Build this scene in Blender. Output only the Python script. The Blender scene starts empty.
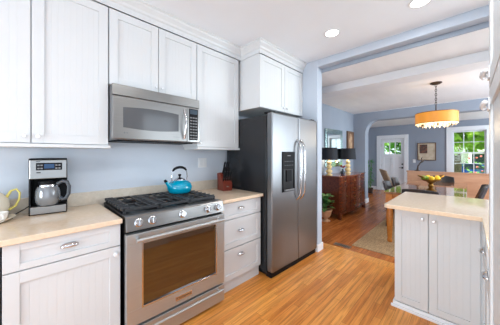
import bpy, bmesh, math, random
from mathutils import Vector, Matrix
R = math.radians
PI = math.pi
random.seed(7)
sc = bpy.context.scene
col = sc.collection

# ------------------------------------------------------------------ camera
F_PX, V0, YAW, EYE = 222.6, 154.85, 44.495, 1.339
cd = bpy.data.cameras.new('camera')
cam = bpy.data.objects.new('camera', cd)
col.objects.link(cam)
cd.sensor_width = 36
cd.sensor_fit = 'HORIZONTAL'
cd.lens = F_PX / 500 * 36
cd.shift_y = -(162.5 - V0) / 500
cd.clip_start = 0.02
cam.location = (0, 0, EYE)
cam.rotation_euler = (PI / 2, 0, R(YAW) - PI / 2)
sc.camera = cam

# ------------------------------------------------------------------ world, sun, added fill lamps, exposure
w = bpy.data.worlds.new('sky')
sc.world = w
w.use_nodes = True
bgn = w.node_tree.nodes['Background']
bgn.inputs[0].default_value = (0.75, 0.87, 1.0, 1)
bgn.inputs[1].default_value = 1.3


def light(name, kind, loc, energy, color=(1, 1, 1), size=None, size_y=None, aim=None, **kw):
    ld = bpy.data.lights.new(name, kind)
    ld.energy = energy
    ld.color = color
    if kind == 'AREA':
        ld.shape = 'RECTANGLE' if size_y else 'DISK'
        ld.size = size
        if size_y:
            ld.size_y = size_y
    for k, v in kw.items():
        setattr(ld, k, v)
    o = bpy.data.objects.new(name, ld)
    col.objects.link(o)
    o.location = loc
    if aim is not None:
        o.rotation_euler = Vector(aim).to_track_quat('-Z', 'Y').to_euler()
    return o


FILL_TINT = (0.81, 0.92, 1.0)
light('sun', 'SUN', (0, 0, 20), 9.0, (1, 0.95, 0.86), aim=(0.35, -0.55, -0.75), angle=R(1))
light('fill_right', 'AREA', (-0.45, -0.66, 0.95), 1.5, FILL_TINT, 1.7, 1.3, aim=(0.12, 1, 0.0))  # low fill lamp added at the unseen right wall
light('fill_near', 'AREA', (-2.92, 0.75, 1.15), 66, (0.83, 0.94, 1.0), 1.5, 1.5, aim=(1, 0, 0.05))  # main fill, added behind the camera to brighten the peninsula front
light('fill_counter', 'AREA', (1.95, -0.66, 1.65), 3, FILL_TINT, 0.8, 1.0, aim=(0, 1, -0.1))  # small added fill above the side counter, out of view
light('fill_dining', 'AREA', (4.9, -2.1, 1.5), 90, FILL_TINT, 2.2, 1.5, aim=(-0.1, 1, 0))  # added out of view to light the dining room
light('fill_living', 'AREA', (8.2, -2.1, 1.5), 50, FILL_TINT, 1.8, 1.5, aim=(0, 1, 0.05))  # unseen fill lamp added for the front room
sc.view_settings.view_transform = 'Standard'
sc.view_settings.look = 'None'
sc.view_settings.gamma = 1
sc.view_settings.use_curve_mapping = False
sc.view_settings.exposure = 0.6


# ------------------------------------------------------------------ materials
def srgb(r, g, b):
    f = lambda c: c / 12.92 if c <= 0.04045 else ((c + 0.055) / 1.055) ** 2.4
    return (f(r / 255), f(g / 255), f(b / 255), 1)


def mat(name, c, rough=0.5, metal=0.0, noise=0.0, nscale=8.0, stretch=(1, 1, 1), bump=0.0, bscale=60.0,
        emit=None, estr=0.0, trans=0.0, ior=1.45, coat=0.0, c2=None, spec=0.5):
    m = bpy.data.materials.new(name)
    m.use_nodes = True
    nt = m.node_tree
    b = nt.nodes['Principled BSDF']
    b.inputs['Base Color'].default_value = c
    b.inputs['Roughness'].default_value = rough
    b.inputs['Metallic'].default_value = metal
    b.inputs['IOR'].default_value = ior
    b.inputs['Specular IOR Level'].default_value = spec
    b.inputs['Transmission Weight'].default_value = trans
    b.inputs['Coat Weight'].default_value = coat
    if emit:
        b.inputs['Emission Color'].default_value = emit
        b.inputs['Emission Strength'].default_value = estr
    tc = nt.nodes.new('ShaderNodeTexCoord')
    mp = nt.nodes.new('ShaderNodeMapping')
    mp.inputs['Scale'].default_value = stretch
    nt.links.new(tc.outputs['Object'], mp.inputs['Vector'])
    if noise or c2:
        n = nt.nodes.new('ShaderNodeTexNoise')
        n.inputs['Scale'].default_value = nscale
        n.inputs['Detail'].default_value = 5
        nt.links.new(mp.outputs[0], n.inputs['Vector'])
        rp = nt.nodes.new('ShaderNodeValToRGB')
        rp.color_ramp.elements[0].position = 0.3
        rp.color_ramp.elements[1].position = 0.7
        if c2 is None:
            lo = tuple(max(0, v * (1 - noise)) for v in c[:3]) + (1,)
            hi = tuple(min(1, v * (1 + noise)) for v in c[:3]) + (1,)
        else:
            lo, hi = c, c2
        rp.color_ramp.elements[0].color = lo
        rp.color_ramp.elements[1].color = hi
        nt.links.new(n.outputs['Fac'], rp.inputs[0])
        nt.links.new(rp.outputs[0], b.inputs['Base Color'])
    if bump:
        n2 = nt.nodes.new('ShaderNodeTexNoise')
        n2.inputs['Scale'].default_value = bscale
        n2.inputs['Detail'].default_value = 3
        nt.links.new(mp.outputs[0], n2.inputs['Vector'])
        bp = nt.nodes.new('ShaderNodeBump')
        bp.inputs['Strength'].default_value = bump
        bp.inputs['Distance'].default_value = 0.01
        nt.links.new(n2.outputs['Fac'], bp.inputs['Height'])
        nt.links.new(bp.outputs[0], b.inputs['Normal'])
    return m


def planks(name, ca, cb, mortar, rough, rotz=0.0, roww=0.056, length=0.85):
    m = bpy.data.materials.new(name)
    m.use_nodes = True
    nt = m.node_tree
    b = nt.nodes['Principled BSDF']
    b.inputs['Roughness'].default_value = rough
    b.inputs['Specular IOR Level'].default_value = 0.45
    tc = nt.nodes.new('ShaderNodeTexCoord')
    mp = nt.nodes.new('ShaderNodeMapping')
    mp.inputs['Rotation'].default_value = (0, 0, rotz)
    nt.links.new(tc.outputs['Object'], mp.inputs['Vector'])
    br = nt.nodes.new('ShaderNodeTexBrick')
    br.offset = 0.37
    br.offset_frequency = 2
    br.squash = 0.8
    br.squash_frequency = 3
    br.inputs['Scale'].default_value = 1
    br.inputs['Brick Width'].default_value = length
    br.inputs['Row Height'].default_value = roww
    br.inputs['Mortar Size'].default_value = 0.0012
    br.inputs['Mortar Smooth'].default_value = 0.3
    br.inputs['Bias'].default_value = 0.0
    br.inputs['Color1'].default_value = ca
    br.inputs['Color2'].default_value = cb
    br.inputs['Mortar'].default_value = mortar
    nt.links.new(mp.outputs[0], br.inputs['Vector'])
    mp2 = nt.nodes.new('ShaderNodeMapping')
    mp2.inputs['Rotation'].default_value = (0, 0, rotz)
    mp2.inputs['Scale'].default_value = (1.6, 28, 1)
    nt.links.new(tc.outputs['Object'], mp2.inputs['Vector'])
    n = nt.nodes.new('ShaderNodeTexNoise')
    n.inputs['Scale'].default_value = 1.6
    n.inputs['Detail'].default_value = 6
    n.inputs['Distortion'].default_value = 0.8
    nt.links.new(mp2.outputs[0], n.inputs['Vector'])
    rp = nt.nodes.new('ShaderNodeValToRGB')
    rp.color_ramp.elements[0].position = 0.32
    rp.color_ramp.elements[0].color = (0.68, 0.60, 0.52, 1)
    rp.color_ramp.elements[1].position = 0.62
    rp.color_ramp.elements[1].color = (1.08, 1.06, 1.04, 1)
    nt.links.new(n.outputs['Fac'], rp.inputs[0])
    mx = nt.nodes.new('ShaderNodeMix')
    mx.data_type = 'RGBA'
    mx.blend_type = 'MULTIPLY'
    mx.inputs[0].default_value = 1
    nt.links.new(br.outputs['Color'], mx.inputs[6])
    nt.links.new(rp.outputs[0], mx.inputs[7])
    nt.links.new(mx.outputs[2], b.inputs['Base Color'])
    bp = nt.nodes.new('ShaderNodeBump')
    bp.inputs['Strength'].default_value = 0.08
    bp.inputs['Distance'].default_value = 0.004
    nt.links.new(br.outputs['Fac'], bp.inputs['Height'])
    bp.invert = True
    nt.links.new(bp.outputs[0], b.inputs['Normal'])
    return m


M = {}
M['cab'] = mat('cabinet_white', srgb(213, 215, 217), 0.38, noise=0.01, nscale=3)
M['trim'] = mat('trim_white', srgb(232, 234, 238), 0.4, noise=0.01, nscale=3)
M['ceil'] = mat('ceiling_paint', srgb(232, 236, 242), 0.8, noise=0.015, nscale=2)
M['ceil_d'] = mat('dining_ceiling_paint', srgb(228, 229, 231), 0.75, noise=0.03, nscale=3, stretch=(0.6, 2, 1))
M['wall'] = mat('wall_pale_blue', srgb(206, 213, 223), 0.7, noise=0.012, nscale=3)
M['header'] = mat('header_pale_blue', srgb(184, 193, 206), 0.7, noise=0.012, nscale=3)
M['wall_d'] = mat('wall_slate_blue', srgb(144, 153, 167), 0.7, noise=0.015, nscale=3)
M['beam'] = mat('beam_paint', srgb(222, 224, 228), 0.6, noise=0.01)
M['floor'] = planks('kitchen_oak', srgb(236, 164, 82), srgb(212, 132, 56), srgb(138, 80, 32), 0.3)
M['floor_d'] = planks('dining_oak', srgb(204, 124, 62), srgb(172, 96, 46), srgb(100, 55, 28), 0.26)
M['thresh'] = planks('threshold_oak', srgb(236, 168, 88), srgb(222, 150, 74), srgb(140, 84, 38), 0.3, rotz=PI / 2, roww=0.06, length=1.6)
M['counter'] = mat('beige_quartz', srgb(235, 212, 186), 0.07, c2=srgb(227, 202, 174), nscale=45, spec=0.5)
M['splash'] = mat('beige_backsplash', srgb(222, 211, 196), 0.3, c2=srgb(210, 199, 182), nscale=40)
M['steel'] = mat('brushed_steel', srgb(138, 139, 142), 0.36, 1.0, noise=0.05, nscale=6, stretch=(60, 60, 0.6))
M['steel_h'] = mat('brushed_steel_horizontal', srgb(150, 148, 146), 0.28, 1.0, noise=0.05, nscale=6, stretch=(0.6, 60, 60))
M['steel_r'] = mat('range_steel', srgb(186, 187, 187), 0.42, 0.8, noise=0.04, nscale=6, stretch=(0.6, 60, 60))
M['chrome'] = mat('polished_nickel', srgb(205, 205, 208), 0.14, 1.0, noise=0.02)
M['knob'] = mat('pale_glass_knob', srgb(232, 233, 236), 0.12, 0.1, noise=0.03, nscale=30)
M['black'] = mat('black_enamel', srgb(22, 22, 24), 0.3, noise=0.1, spec=0.35)
M['fridge_side'] = mat('black_fridge_side', srgb(34, 35, 38), 0.22, noise=0.05, bump=0.05, bscale=180)
M['iron'] = mat('cast_iron', srgb(54, 54, 56), 0.45, noise=0.15, nscale=30)
M['plastic'] = mat('black_plastic', srgb(20, 20, 23), 0.5, noise=0.1, spec=0.15)
M['grey'] = mat('grey_plastic', srgb(120, 122, 126), 0.4, noise=0.05)
M['grey_d'] = mat('dark_grey_plastic', srgb(66, 69, 75), 0.35, noise=0.05)
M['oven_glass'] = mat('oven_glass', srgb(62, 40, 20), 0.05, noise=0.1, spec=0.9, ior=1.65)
M['mw_glass'] = mat('microwave_glass', srgb(84, 86, 90), 0.12, noise=0.04, spec=0.7)
M['screen'] = mat('blue_display', srgb(14, 34, 60), 0.2, noise=0.05, emit=srgb(50, 120, 190), estr=0.15)
M['teal'] = mat('teal_enamel', srgb(0, 150, 182), 0.12, noise=0.04, coat=0.5)
M['block'] = mat('cherry_wood', srgb(112, 42, 26), 0.35, noise=0.15, nscale=6, stretch=(8, 8, 1))
M['ceramic'] = mat('cream_ceramic', srgb(222, 212, 194), 0.2, noise=0.04)
M['ceramic_w'] = mat('white_ceramic', srgb(236, 232, 226), 0.2, noise=0.02)
M['yellow'] = mat('yellow_handle', srgb(210, 194, 104), 0.3, noise=0.05)
M['carafe'] = mat('carafe_glass', srgb(190, 192, 196), 0.06, 0.2, trans=0.6, ior=1.3)
M['glass'] = mat('clear_glass', srgb(245, 248, 248), 0.02, trans=1.0, ior=1.2)
M['plate'] = mat('white_plastic', srgb(226, 228, 230), 0.35, noise=0.01)
M['mahog'] = mat('mahogany', srgb(112, 52, 28), 0.22, c2=srgb(76, 32, 18), nscale=5, stretch=(1, 6, 6), coat=0.3)
M['mahog_t'] = mat('mahogany_top', srgb(140, 82, 56), 0.15, c2=srgb(118, 62, 40), nscale=5, stretch=(1, 6, 6), coat=0.3)
M['brass'] = mat('aged_brass', srgb(150, 116, 62), 0.35, 1.0, noise=0.1)
M['shade_b'] = mat('black_lampshade', srgb(22, 25, 34), 0.7, noise=0.1)
M['lampbase'] = mat('cream_gold_ceramic', srgb(226, 200, 146), 0.25, noise=0.12, nscale=12)
M['pine'] = mat('honey_wood', srgb(190, 118, 48), 0.22, c2=srgb(168, 96, 36), nscale=4, stretch=(1, 8, 8), coat=0.3)
M['table'] = mat('glossy_table_wood', srgb(150, 104, 70), 0.08, c2=srgb(128, 84, 54), nscale=3, stretch=(1, 8, 1), coat=0.6)
M['divider'] = mat('pale_brown_wood', srgb(190, 146, 116), 0.35, c2=srgb(176, 128, 98), nscale=3, stretch=(8, 1, 8))
M['leather'] = mat('dark_leather', srgb(48, 46, 48), 0.35, noise=0.15, nscale=20)
M['tan'] = mat('taupe_weave', srgb(142, 122, 104), 0.7, noise=0.25, nscale=60)
M['jute'] = mat('jute', srgb(200, 164, 122), 0.95, c2=srgb(150, 116, 80), nscale=26, stretch=(0.5, 3, 1), bump=0.6, bscale=70)
M['terra'] = mat('pale_terracotta', srgb(205, 160, 122), 0.7, noise=0.1)
M['leaf'] = mat('green_leaf', srgb(116, 148, 80), 0.5, c2=srgb(62, 108, 54), nscale=9)
M['leaf_d'] = mat('dark_leaf', srgb(66, 146, 70), 0.5, c2=srgb(36, 100, 50), nscale=9)
M['soil'] = mat('soil', srgb(60, 44, 34), 0.95, noise=0.2)
M['shade_a'] = mat('amber_shade', srgb(206, 140, 60), 0.5, noise=0.2, nscale=5, stretch=(1, 1, 0.3), emit=srgb(236, 146, 40), estr=0.32)
M['glow'] = mat('lit_diffuser', srgb(255, 236, 200), 0.5, noise=0.02, emit=srgb(255, 224, 164), estr=1.1)
M['bulb'] = mat('lit_lamp_lens', srgb(255, 250, 240), 0.5, noise=0.01, emit=(1, 0.98, 0.95, 1), estr=6.0)
M['crystal'] = mat('crystal', srgb(226, 214, 198), 0.08, 0.3, noise=0.05)
M['bronze'] = mat('dark_bronze', srgb(74, 64, 58), 0.4, 0.6, noise=0.1)
M['mirror'] = mat('mirror_glass', srgb(215, 222, 222), 0.03, 1.0, noise=0.01)
M['mirror_f'] = mat('silver_mirror_tiles', srgb(172, 194, 190), 0.12, 1.0, noise=0.15, nscale=30)
M['frame_b'] = mat('brown_frame', srgb(104, 78, 58), 0.45, noise=0.12)
M['art_a'] = mat('ochre_panel', srgb(134, 98, 72), 0.7, c2=srgb(96, 70, 54), nscale=9)
M['art_b'] = mat('cream_figure', srgb(196, 164, 132), 0.6, c2=srgb(136, 100, 74), nscale=12)
M['art_c'] = mat('beige_print', srgb(206, 190, 166), 0.3, c2=srgb(182, 164, 138), nscale=8)
M['art_d'] = mat('dark_print', srgb(130, 76, 50), 0.4, c2=srgb(40, 40, 44), nscale=16)
M['lemon'] = mat('lemon_skin', srgb(232, 190, 40), 0.4, noise=0.06, bump=0.1)
M['lime'] = mat('green_fruit_skin', srgb(116, 146, 44), 0.4, noise=0.08, bump=0.1)
M['navy'] = mat('dark_blue_glaze', srgb(34, 44, 62), 0.2, noise=0.1)
M['red'] = mat('red_petals', srgb(120, 34, 40), 0.6, noise=0.2)
M['vent'] = mat('grey_metal_vent', srgb(140, 120, 104), 0.4, 0.5, noise=0.05)
M['grass'] = mat('lawn', srgb(120, 160, 66), 0.9, c2=srgb(86, 128, 46), nscale=3)
M['bark'] = mat('bark', srgb(134, 118, 98), 0.9, c2=srgb(84, 72, 60), nscale=12, stretch=(3, 3, 0.6), bump=0.5)
M['fol_a'] = mat('sunlit_foliage', srgb(196, 226, 84), 0.6, c2=srgb(128, 184, 52), nscale=2)
M['fol_b'] = mat('deep_foliage', srgb(116, 170, 80), 0.6, c2=srgb(70, 124, 58), nscale=2)
M['siding'] = mat('white_siding', srgb(232, 230, 224), 0.6, noise=0.03, nscale=2, stretch=(1, 1, 12))
M['roof'] = mat('brown_shingle', srgb(128, 104, 90), 0.9, noise=0.2, nscale=12)
M['car'] = mat('blue_car_paint', srgb(30, 100, 190), 0.15, noise=0.03, coat=1)
M['tyre'] = mat('tyre_rubber', srgb(30, 30, 32), 0.8, noise=0.1)
M['pink'] = mat('pink_flowers', srgb(222, 90, 90), 0.7, c2=srgb(238, 150, 140), nscale=9)
M['road'] = mat('asphalt', srgb(120, 120, 122), 0.9, noise=0.1)
M['dark_win'] = mat('dark_pane', srgb(70, 84, 96), 0.08, noise=0.1)


# ------------------------------------------------------------------ mesh helpers
class MB:
    def __init__(self):
        self.bm = bmesh.new()

    def box(self, x0, x1, y0, y1, z0, z1, mtx=None):
        v = [self.bm.verts.new(p) for p in ((x0, y0, z0), (x1, y0, z0), (x1, y1, z0), (x0, y1, z0),
                                            (x0, y0, z1), (x1, y0, z1), (x1, y1, z1), (x0, y1, z1))]
        for f in ((0, 3, 2, 1), (4, 5, 6, 7), (0, 1, 5, 4), (1, 2, 6, 5), (2, 3, 7, 6), (3, 0, 4, 7)):
            self.bm.faces.new([v[i] for i in f])
        if mtx:
            for q in v:
                q.co = mtx @ q.co
        return self

    def prism(self, pts, axis, a0, a1):
        """pts 2-D outline; axis = extrusion axis: 'x' takes (y,z), 'y' takes (x,z), 'z' takes (x,y)"""
        def P(p, a):
            return {'x': (a, p[0], p[1]), 'y': (p[0], a, p[1]), 'z': (p[0], p[1], a)}[axis]
        A = [self.bm.verts.new(P(p, a0)) for p in pts]
        B = [self.bm.verts.new(P(p, a1)) for p in pts]
        n = len(pts)
        self.bm.faces.new(A)
        self.bm.faces.new(B[::-1])
        for i in range(n):
            self.bm.faces.new((A[i], B[i], B[(i + 1) % n], A[(i + 1) % n]))
        return self

    def lathe(self, prof, c=(0, 0, 0), seg=24, mtx=None, sx=1.0, sy=1.0):
        rings = []
        for r, z in prof:
            if r < 1e-5:
                rings.append([self.bm.verts.new((c[0], c[1], c[2] + z))])
            else:
                rings.append([self.bm.verts.new((c[0] + sx * r * math.cos(2 * PI * k / seg), c[1] + sy * r * math.sin(2 * PI * k / seg), c[2] + z)) for k in range(seg)])
        for a, b in zip(rings, rings[1:]):
            for k in range(seg):
                k2 = (k + 1) % seg
                if len(a) == 1 and len(b) == 1:
                    continue
                if len(a) == 1:
                    self.bm.faces.new((a[0], b[k], b[k2]))
                elif len(b) == 1:
                    self.bm.faces.new((a[k], a[k2], b[0]))
                else:
                    self.bm.faces.new((a[k], a[k2], b[k2], b[k]))
        closed = prof[0] == prof[-1]
        if len(rings[0]) > 1 and not closed:
            self.bm.faces.new(rings[0][::-1])
        if len(rings[-1]) > 1 and not closed:
            self.bm.faces.new(rings[-1])
        if mtx:
            for rg in rings:
                for q in rg:
                    q.co = mtx @ q.co
        return self

    def cyl(self, p0, p1, r0, r1=None, seg=14):
        return self.tube([p0, p1], [r0, r0 if r1 is None else r1], seg)

    def tube(self, pts, r, seg=10):
        pts = [Vector(p) for p in pts]
        n = len(pts)
        rs = r if isinstance(r, (list, tuple)) else [r] * n
        rings = []
        up = Vector((0, 0, 1))
        prev = None
        for i, p in enumerate(pts):
            d = (pts[min(i + 1, n - 1)] - pts[max(i - 1, 0)]).normalized()
            if prev is None:
                a = d.cross(up)
                if a.length < 1e-3:
                    a = d.cross(Vector((1, 0, 0)))
            else:
                a = prev - d * prev.dot(d)
            a.normalize()
            prev = a
            b = d.cross(a)
            rings.append([self.bm.verts.new(p + (a * math.cos(2 * PI * k / seg) + b * math.sin(2 * PI * k / seg)) * rs[i]) for k in range(seg)])
        for A, B in zip(rings, rings[1:]):
            for k in range(seg):
                self.bm.faces.new((A[k], A[(k + 1) % seg], B[(k + 1) % seg], B[k]))
        self.bm.faces.new(rings[0][::-1])
        self.bm.faces.new(rings[-1])
        return self

    def ball(self, c, r, sub=2, sc_=(1, 1, 1), jitter=0):
        res = bmesh.ops.create_icosphere(self.bm, subdivisions=sub, radius=1)
        for v in res['verts']:
            k = 1 + (random.uniform(-jitter, jitter) if jitter else 0)
            v.co = Vector((c[0] + v.co.x * r * sc_[0] * k, c[1] + v.co.y * r * sc_[1] * k, c[2] + v.co.z * r * sc_[2] * k))
        return self

    def leaf(self, p, d, ln, wd, bend=0.2):
        p = Vector(p)
        d = Vector(d).normalized()
        s = d.cross(Vector((0, 0, 1)))
        if s.length < 1e-3:
            s = Vector((1, 0, 0))
        s.normalize()
        up = s.cross(d)
        L, C, Rr = [], [], []
        for t, k in ((0, 0.06), (0.3, 0.8), (0.6, 1.0), (0.85, 0.55), (1, 0.04)):
            c = p + d * ln * t - Vector((0, 0, 1)) * bend * ln * t * t
            L.append(self.bm.verts.new(c + s * wd * k * 0.5 + up * 0.1 * wd * k))
            C.append(self.bm.verts.new(c))
            Rr.append(self.bm.verts.new(c - s * wd * k * 0.5 + up * 0.1 * wd * k))
        for i in range(4):
            self.bm.faces.new((L[i], L[i + 1], C[i + 1], C[i]))
            self.bm.faces.new((C[i], C[i + 1], Rr[i + 1], Rr[i]))
        return self

    def build(self, name, m, parent=None, bevel=0.0, smooth=False, loc=None, rot=None, seg=2):
        bmesh.ops.recalc_face_normals(self.bm, faces=self.bm.faces[:])
        me = bpy.data.meshes.new(name)
        self.bm.to_mesh(me)
        self.bm.free()
        me.materials.append(m)
        o = bpy.data.objects.new(name, me)
        col.objects.link(o)
        if parent:
            o.parent = parent
        if loc:
            o.location = loc
        if rot:
            o.rotation_euler = rot
        if smooth:
            for p in me.polygons:
                p.use_smooth = True
            try:
                me.set_sharp_from_angle(angle=R(40))
            except Exception:
                pass
        if bevel:
            bv = o.modifiers.new('bevel', 'BEVEL')
            bv.width = bevel
            bv.segments = seg
            bv.limit_method = 'ANGLE'
            bv.angle_limit = R(35)
        return o


def tag(o, label, cat, group=None, kind=None):
    o['label'] = label
    o['category'] = cat
    if group:
        o['group'] = group
    if kind:
        o['kind'] = kind
    return o


def thing(name, label, cat, loc=(0, 0, 0), rz=0.0, group=None):
    o = bpy.data.objects.new(name, None)
    o.empty_display_size = 0.05
    col.objects.link(o)
    o.location = loc
    o.rotation_euler = (0, 0, rz)
    return tag(o, label, cat, group)


def struct(o, label=None):
    o['kind'] = 'structure'
    if label:
        o['label'] = label
    return o


def copy_tree(o, parent=None):
    c = o.copy()
    col.objects.link(c)
    if parent:
        c.parent = parent
    for ch in list(o.children):
        copy_tree(ch, c)
    return c


def text_mesh(s, size, name, m, parent, loc, rot, depth=0.0006):
    cu = bpy.data.curves.new(name, 'FONT')
    cu.body = s
    cu.size = size
    cu.extrude = depth
    cu.align_x = 'CENTER'
    cu.align_y = 'CENTER'
    t = bpy.data.objects.new(name + '_source', cu)
    col.objects.link(t)
    dg = bpy.context.evaluated_depsgraph_get()
    me = bpy.data.meshes.new_from_object(t.evaluated_get(dg))
    bpy.data.objects.remove(t)
    bpy.data.curves.remove(cu)
    me.materials.clear()
    me.materials.append(m)
    o = bpy.data.objects.new(name, me)
    col.objects.link(o)
    o.parent = parent
    o.location = loc
    o.rotation_euler = rot
    return o


# ------------------------------------------------------------------ dimensions (metres)
W = 2.336           # cabinet wall
ZK = 2.65           # kitchen ceiling
XW = 2.846          # kitchen side of the wall to the dining room
XD = 2.976          # dining side
ZD = 2.50           # dining ceiling
YD = 2.345          # dining left wall
XA = 6.60           # arched wall
XA2 = 6.85
XF = 9.60           # front wall
ZL = 2.415          # front room ceiling
YR = -0.72          # kitchen right wall
YRD = -2.2          # dining right wall
XN = -3.0           # near wall
T = 0.12

# ------------------------------------------------------------------ the room shell
b = MB().box(XN - T, XW + 0.2, YR - T, W + T, -0.06, 0)
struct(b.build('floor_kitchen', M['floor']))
b = MB().box(XW + 0.2, XW + 0.36, YR - T, YD + T, -0.06, 0.0005)
struct(b.build('floor_threshold', M['thresh']))
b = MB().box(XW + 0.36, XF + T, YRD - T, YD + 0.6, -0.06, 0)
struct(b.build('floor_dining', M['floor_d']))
struct(MB().box(XN - T, XD, YR - T, W + T, ZK, ZK + 0.08).build('ceiling_kitchen', M['ceil']))
struct(MB().box(XD, XA, YRD - T, YD + T, ZD, ZD + 0.23).build('ceiling_dining', M['ceil_d']))
struct(MB().box(XA2, XF, YRD - T, YD + 0.6, ZL, ZL + 0.2).build('ceiling_front', M['ceil_d']))
struct(MB().box(XN - T, XW, W, W + T, 0, ZK).build('wall_cabinets', M['wall']))
# wall between kitchen and dining room: stub, header, far stub
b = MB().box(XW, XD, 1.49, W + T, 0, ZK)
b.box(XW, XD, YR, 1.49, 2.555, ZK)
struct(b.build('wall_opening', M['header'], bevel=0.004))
struct(MB().box(XW, XD, YRD - T, YR, 0, ZK).build('wall_opening_right', M['wall']))
# kitchen right wall and near wall, with unseen window openings added for light
b = MB()
for x0, x1, z0, z1 in ((XN, -1.3, 0, ZK), (-1.3, 0.4, 0, 0.4), (-1.3, 0.4, 2.3, ZK), (0.4, 1.55, 0, ZK), (1.55, 2.35, 0, 1.15), (1.55, 2.35, 2.15, ZK), (2.35, XW, 0, ZK)):
    b.box(x0, x1, YR - T, YR, z0, z1)
struct(b.build('wall_right', M['wall']))
b = MB()
for y0, y1, z0, z1 in ((YR, 0.25, 0, ZK), (0.25, 1.75, 0, 0.65), (0.25, 1.75, 2.25, ZK), (1.75, W, 0, ZK)):
    b.box(XN - T, XN, y0, y1, z0, z1)
struct(b.build('wall_near', M['wall']))
# dining room walls
struct(MB().box(XD, XA - 0.0005, YD, YD + T, 0, ZD - 0.0005).build('wall_dining_left', M['wall_d']))
b = MB()
for x0, x1, z0, z1 in ((XD, 3.8, 0, 2.8), (3.8, 6.0, 0, 0.75), (3.8, 6.0, 2.25, 2.8), (6.0, 7.3, 0, 2.8), (7.3, 9.1, 0, 0.75), (7.3, 9.1, 2.25, 2.8), (9.1, XF, 0, 2.8)):
    b.box(x0, x1, YRD - T, YRD, z0, z1)
struct(b.build('wall_dining_right', M['wall_d']))
# arched wall: left pier with rounded corner, header, right pier
pts = [(YD + 0.7, 0), (YD + 0.7, 2.7), (YD + 0.121, 2.7), (YD + 0.121, ZD - 0.0005), (YRD, ZD - 0.0005), (YRD, 0), (-0.75, 0), (-0.75, 2.27)]
yj, zs, yc_, zh = 2.035, 1.90, 1.76, 2.27
for k in range(9):
    a = PI / 2 * k / 8
    pts.append((yc_ + (yj - yc_) * math.sin(a), zs + (zh - zs) * math.cos(a)))
pts.append((yj, 0))
struct(MB().prism(pts, 'x', XA, XA2).build('wall_arch', M['wall_d'], bevel=0.004))
struct(MB().box(XA2, XF, YD + 0.48, YD + 0.6, 0, 2.7).build('wall_front_left', M['wall_d']))
# front wall with door and window openings
DY0, DY1, DZ = 1.66, 2.40, 1.93
WY0, WY1, WZ0, WZ1 = -0.375, 0.375, 0.72, 2.09
b = MB()
for y0, y1, z0, z1 in ((YRD, WY0, 0, 2.7), (WY0, WY1, 0, WZ0), (WY0, WY1, WZ1, 2.7), (WY1, DY0, 0, 2.7), (DY0, DY1, DZ, 2.7), (DY1, YD + 0.6, 0, 2.7)):
    b.box(XF, XF + T, y0, y1, z0, z1)
struct(b.build('wall_front', M['wall_d']))

# dining ceiling beams
for i, (x0, x1) in enumerate(((3.6, 3.9),)):
    b = MB().box(x0, x1, YRD, YD, 2.385, ZD)
    struct(b.build('trim_1', M['beam'], bevel=0.006))
struct(MB().box(XD - 0.014, XD - 0.001, YR, 1.4895, ZD + 0.002, 2.5545).build('shade_strip', M['wall_d'], bevel=0.002), 'added slate-blue strip standing in for shade under the opening header')  # added strip; its slate colour stands in for shade on the ceiling lip
# baseboards
struct(MB().box(XW - 0.014, XD + 0.014, 1.476, 1.49, 0, 0.10).box(XD, XD + 0.014, 1.49, YD - 0.014, 0, 0.10)
       .box(XW - 0.014, XW, 1.49, 1.60, 0, 0.10).build('baseboard_opening', M['trim'], bevel=0.003))
struct(MB().box(XD + 0.014, XA, YD - 0.014, YD, 0, 0.12).build('baseboard_dining_left', M['trim'], bevel=0.003))
struct(MB().box(XA - 0.014, XA2 + 0.014, yj - 0.014, yj, 0, 0.12).box(XA - 0.014, XA, yj, YD - 0.014, 0, 0.12).build('baseboard_arch', M['trim'], bevel=0.003))
struct(MB().box(XF - 0.014, XF, DY1 + 0.15, YD + 0.48, 0, 0.12).build('baseboard_front', M['trim'], bevel=0.003))

# crown moulding along the cabinets
path = [(XN, 2.042), (1.915, 2.042), (1.915, 1.72), (XW, 1.72)]
prof = [(0.0, 2.52), (-0.006, 2.52), (-0.006, 2.565), (-0.018, 2.575), (-0.024, 2.592), (-0.050, 2.618), (-0.056, 2.634), (-0.066, 2.638), (-0.066, 2.6495), (0.0, 2.6495)]
b = MB()
rings = []
for i, (x, y) in enumerate(path):
    if i in (0,):
        off = (0, 1)
    elif i == 1:
        off = (1, 1)
    elif i == 2:
        off = (1, 1)
    else:
        off = (0, 1)
    rings.append([b.bm.verts.new((x + d * off[0], y + d * off[1], z)) for d, z in prof])
for A, B in zip(rings, rings[1:]):
    for k in range(len(prof)):
        k2 = (k + 1) % len(prof)
        b.bm.faces.new((A[k], A[k2], B[k2], B[k]))
b.bm.faces.new(rings[0])
b.bm.faces.new(rings[-1][::-1])
struct(b.build('trim_2', M['cab']), 'white stepped crown moulding above the wall cabinets')


# ------------------------------------------------------------------ cabinets
def door_mesh(w_, h_, stile=0.062, bead=0.036, th=0.02, rail=None):
    """front face at y=0 looking to -y; origin at lower left"""
    rl = rail or stile
    b_ = MB()
    b_.box(0, stile, 0, th, 0, h_)
    b_.box(w_ - stile, w_, 0, th, 0, h_)
    b_.box(stile, w_ - stile, 0, th, 0, rl)
    b_.box(stile, w_ - stile, 0, th, h_ - rl, h_)
    x0, x1 = stile, w_ - stile
    # panel with grooves
    d, g, gd = 0.0085, 0.0022, 0.0007
    if bead:
        n = max(1, round((x1 - x0) / bead))
        xs = [(x0, d)]
        for i in range(1, n):
            xc = x0 + (x1 - x0) * i / n
            xs += [(xc - g, d), (xc - g * 0.4, d + gd), (xc + g * 0.4, d + gd), (xc + g, d)]
        xs.append((x1, d))
        b_.prism(xs + [(x1, th - 0.002), (x0, th - 0.002)], 'z', rl, h_ - rl)
    else:
        b_.box(x0, x1, d, th - 0.002, rl, h_ - rl)
    return b_


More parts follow.
